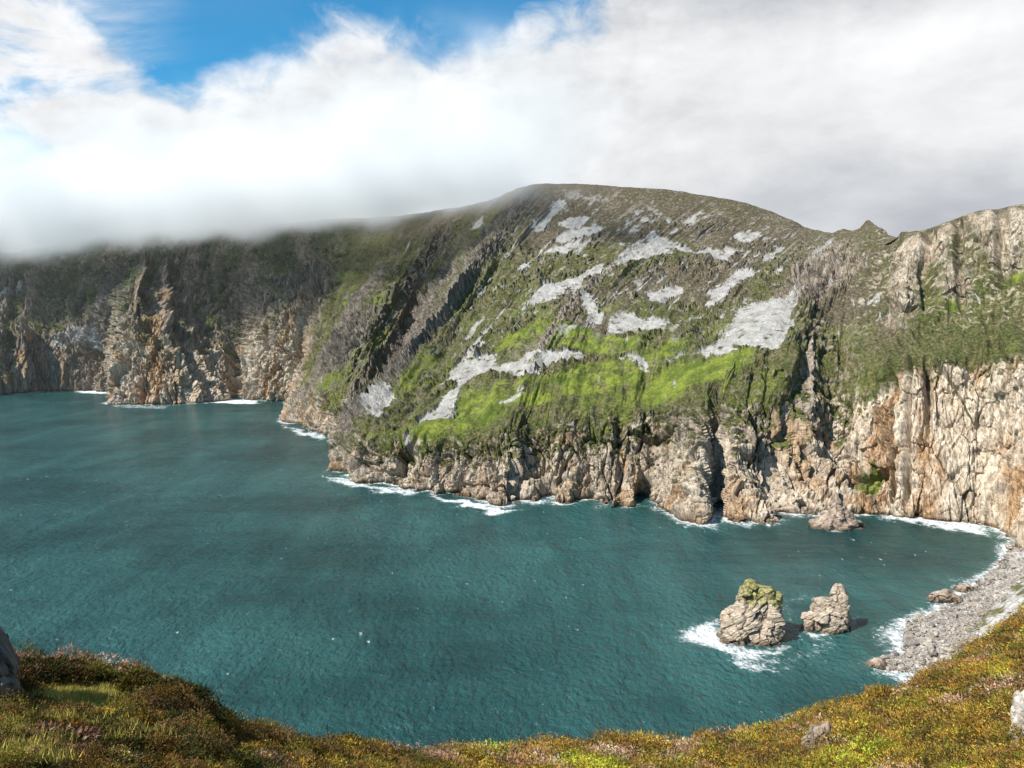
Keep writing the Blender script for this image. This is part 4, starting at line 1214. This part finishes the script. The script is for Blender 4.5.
# front face leans back: cloud starts at a line in plan and recedes with height
front = gm('DIVIDE', gm('ADD', gm('SUBTRACT', gm('SUBTRACT', py_, gm('MULTIPLY', px_, -.35)), gm('SUBTRACT', 1480.0, gm('MULTIPLY', gm('MAXIMUM', gm('SUBTRACT', zz_, 420.0), 0.0), 1.0))), wob), 150.0, True)
rightf = gm('DIVIDE', gm('ADD', gm('SUBTRACT', 200.0, px_), gm('MULTIPLY', wob, 1.6)), 380.0, True)
topf = gm('DIVIDE', gm('ADD', gm('SUBTRACT', 640.0, zz_), gm('MULTIPLY', wob, 1.6)), 140.0, True)
backf = gm('DIVIDE', gm('SUBTRACT', 3450.0, py_), 200.0, True)
leftf = gm('DIVIDE', gm('ADD', px_, 2580.0), 200.0, True)
den = gm('MULTIPLY', gm('MULTIPLY', gm('MULTIPLY', lower, front), gm('MULTIPLY', rightf, topf)), gm('MULTIPLY', backf, leftf))
den = gm('POWER', den, 1.3)
# thin damp air hanging in the bay under the cloud
mist = gm('MULTIPLY', gm('MULTIPLY', gm('DIVIDE', gm('SUBTRACT', gm('SUBTRACT', py_, gm('MULTIPLY', px_, .35)), 1300.0), 700.0, True), gm('DIVIDE', gm('SUBTRACT', 560.0, zz_), 150.0, True)), gm('MULTIPLY', gm('DIVIDE', gm('SUBTRACT', 330.0, px_), 500.0, True), gm('MULTIPLY', backf, leftf)))
den = gm('ADD', den, gm('MULTIPLY', mist, MIST / .013))
lk.new(den, vc_.inputs['Density'])
mv = NT('cloud')
pv_ = mv.n('ShaderNodeVolumePrincipled', {'Color': (.998, .999, 1, 1), 'Density': 0.009, 'Anisotropy': 0.0})
mv.t.links.new(pv_.outputs[0], mv.out.inputs['Volume'])
sm_.inputs['Material'].default_value = mv.mat
lk.new(vc_.outputs[0], sm_.inputs[0]); lk.new(sm_.outputs[0], go.inputs[0])
md = o.modifiers.new('cloud_density', 'NODES'); md.node_group = ng_
me.materials.append(mv.mat)

# ------------------------------------------------------------------ sky, sun, camera
SUN_EL, SUN_ROT = math.radians(46), math.radians(239)
W = bpy.data.worlds.new('World'); S.world = W; W.use_nodes = True
wt = W.node_tree; wt.nodes.clear()
class WN(NT):
    def __init__(self): self.t = wt; self.out = wt.nodes.new('ShaderNodeOutputWorld')
w = WN()
sky = w.n('ShaderNodeTexSky', sky_type='NISHITA'); sky.sun_disc = False; sky.sun_elevation = SUN_EL; sky.sun_rotation = SUN_ROT
sky.altitude = 200; sky.ozone_density = 2.5; sky.dust_density = .4; sky.air_density = 1.0
SKY_K, CK = 0.085, .66
dirn = w.n('ShaderNodeTexCoord').outputs['Generated']
sxyz = w.n('ShaderNodeSeparateXYZ'); wt.links.new(dirn, sxyz.inputs[0])
dx, dy, dz = sxyz.outputs
hor = w.math('SQRT', w.math('ADD', w.math('MULTIPLY', dx, dx), w.math('MULTIPLY', dy, dy)))
azm = w.math('ARCTAN2', dx, dy)
elv = w.math('ARCTAN2', dz, hor)
# the cloud deck's upper edge as a height over bearing (radians)
def azel(px, py):
    r = ray(px, py); return math.atan2(r[0], r[1]), math.atan2(r[2], math.hypot(r[0], r[1]))
edge = [azel(*q) for q in [(-40, -60), (60, -20), (120, 36), (170, 70), (205, 66), (270, 50), (330, 20), (365, 14), (420, 36), (470, 26), (545, 8), (600, -16), (640, -80), (760, -200)]]
fc_ = w.n('ShaderNodeFloatCurve'); cv = fc_.mapping.curves[0]
A0, A1 = -1.0, 1.0
ptsc = [(0.0, .62)] + [((a - A0) / (A1 - A0), e) for a, e in edge] + [(1.0, .95)]
while len(cv.points) < len(ptsc): cv.points.new(.5, .5)
for p_, (a, e) in zip(cv.points, ptsc): p_.location = (a, e); p_.handle_type = 'AUTO_CLAMPED'
fc_.mapping.update()
w.set(fc_.inputs['Value'], w.math('DIVIDE', w.math('SUBTRACT', azm, A0), A1 - A0, clamp=True))
comb = w.n('ShaderNodeCombineXYZ'); w.set(comb.inputs[0], azm); w.set(comb.inputs[1], w.math('MULTIPLY', elv, 1.5))
cv_ = comb.outputs[0]
nb = w.noise(cv_, 5.0, 9, .58, .3); ns = w.noise(cv_, 16.0, 7, .6, .5); nw = w.noise(w.mapped(cv_, (1.0, 1.6, 1), (0, 0, -.6)), 3.2, 8, .62, .6)
over = w.math('SUBTRACT', w.math('ADD', fc_.outputs[0], w.math('ADD', w.math('MULTIPLY', w.math('SUBTRACT', nb, .5), .10), w.math('MULTIPLY', w.math('SUBTRACT', ns, .5), .10))), elv)
cov = w.rng(over, -.012, .05)
# thin streaks above and holes at the left
left = w.rng(azm, -.34, -.52)
wisps = w.math('MULTIPLY', w.rng(nw, .42, .68), w.rng(azm, -.36, -.50, .03, .9))
cov = w.math('MAXIMUM', cov, wisps)
holes = w.math('MULTIPLY', w.math('MULTIPLY', left, w.rng(elv, .06, .16)), w.rng(nw, .50, .36, 0, .75))
cov = w.math('SUBTRACT', cov, holes, clamp=True)
# broken cumulus over the rest of the sky
front_m = w.rng(w.math('ABSOLUTE', azm), 1.15, .85)
n3d = w.noise(w.mapped(dirn, (1, 1, 2.2)), 2.4, 7, .58)
cov_b = w.rng(n3d, .50, .64, 0, .9)
cov = w.math('ADD', w.math('MULTIPLY', cov, front_m), w.math('MULTIPLY', cov_b, w.math('SUBTRACT', 1.0, front_m)))
cov = w.math('MULTIPLY', cov, w.rng(elv, -.2, -.02))
# cloud brightness: white billows, greyer base towards the right, a grey streak at the top
nbig = w.noise(w.mapped(cv_, (1, 1.8, 1)), 3.0, 6, .55, .3)
lum = w.math('ADD', .90, w.math('MULTIPLY', w.math('SUBTRACT', nbig, .5), .65))
def offmap(dx_, dy_):
    nd_ = w.n('ShaderNodeMapping', {'Location': (dx_, dy_, 0)}); wt.links.new(cv_, nd_.inputs['Vector']); return nd_.outputs[0]
nb_o = w.noise(offmap(-.035, .05), 5.0, 9, .58, .3); ns_o = w.noise(offmap(-.010, .016), 16.0, 7, .6, .5)
relief = w.math('ADD', w.math('MULTIPLY', w.math('SUBTRACT', nb, nb_o), .75), w.math('MULTIPLY', w.math('SUBTRACT', ns, ns_o), .28))
relief = w.math('MULTIPLY', relief, w.math('MULTIPLY', w.rng(elv, .03, .2, .3, 1), w.rng(azm, .05, .3, 1, .45)))
lum = w.math('ADD', lum, relief)
greyb = w.math('MULTIPLY', w.rng(azm, -.05, .30), w.rng(elv, .20, .09))
lum = w.math('SUBTRACT', lum, w.math('MULTIPLY', greyb, .26))
greyt = w.math('MULTIPLY', w.math('MULTIPLY', w.rng(azm, .02, .12), w.rng(azm, .62, .36)), w.math('MULTIPLY', w.rng(elv, .29, .345), w.rng(w.noise(cv_, 4.0, 5), .3, .6)))
lum = w.math('SUBTRACT', lum, w.math('MULTIPLY', greyt, .26))
lum = w.math('MINIMUM', w.math('MAXIMUM', lum, .35), 1.02)
ccol = w.mix(1.0, w.mix(w.rng(lum, .55, .85), (.91, .95, 1.02), (.985, 1.0, 1.02)), w.n('ShaderNodeCombineXYZ', {0: lum, 1: lum, 2: lum}).outputs[0], 'MULTIPLY')
skyc = w.mix(1.0, sky.outputs[0], (SKY_K * .33, SKY_K * 1.05, SKY_K * 1.25), 'MULTIPLY')
ccol = w.mix(1.0, ccol, (CK, CK, CK), 'MULTIPLY')
final = w.mix(cov, skyc, ccol)
bg = w.n('ShaderNodeBackground', {'Strength': 1.0}); wt.links.new(final, bg.inputs[0]); wt.links.new(bg.outputs[0], w.out.inputs[0])

sun = bpy.data.lights.new('sun', 'SUN'); sun.energy = 5.0; sun.angle = math.radians(.53); sun.color = (1, .95, .87)
so = bpy.data.objects.new('sun', sun); COL.objects.link(so)
sd = Vector((math.sin(SUN_ROT) * math.cos(SUN_EL), math.cos(SUN_ROT) * math.cos(SUN_EL), math.sin(SUN_EL)))
so.rotation_euler = sd.to_track_quat('Z', 'Y').to_euler()

cam = bpy.data.cameras.new('camera'); co = bpy.data.objects.new('camera', cam); COL.objects.link(co)
cam.sensor_width = 36; cam.lens = 36 * F_PX / 1024; cam.clip_start = .1; cam.clip_end = 60000
co.location = CAM; co.rotation_euler = (math.pi / 2 - PITCH, 0, 0)
S.camera = co
S.view_settings.view_transform = 'Standard'; S.view_settings.look = 'None'; S.view_settings.exposure = 0.6; S.view_settings.gamma = 1
S.view_settings.use_curve_mapping = False
cy = S.cycles
cy.use_denoising = True; cy.denoiser = 'OPENIMAGEDENOISE'
try: cy.denoising_prefilter = 'ACCURATE'
except Exception: pass
cy.max_bounces = 12; cy.diffuse_bounces = 2; cy.glossy_bounces = 2; cy.transmission_bounces = 2; cy.volume_bounces = 10; cy.transparent_max_bounces = 8
cy.volume_step_rate = 2.0; cy.volume_max_steps = 256
cy.sample_clamp_indirect = 6; cy.caustics_reflective = False; cy.caustics_refractive = False
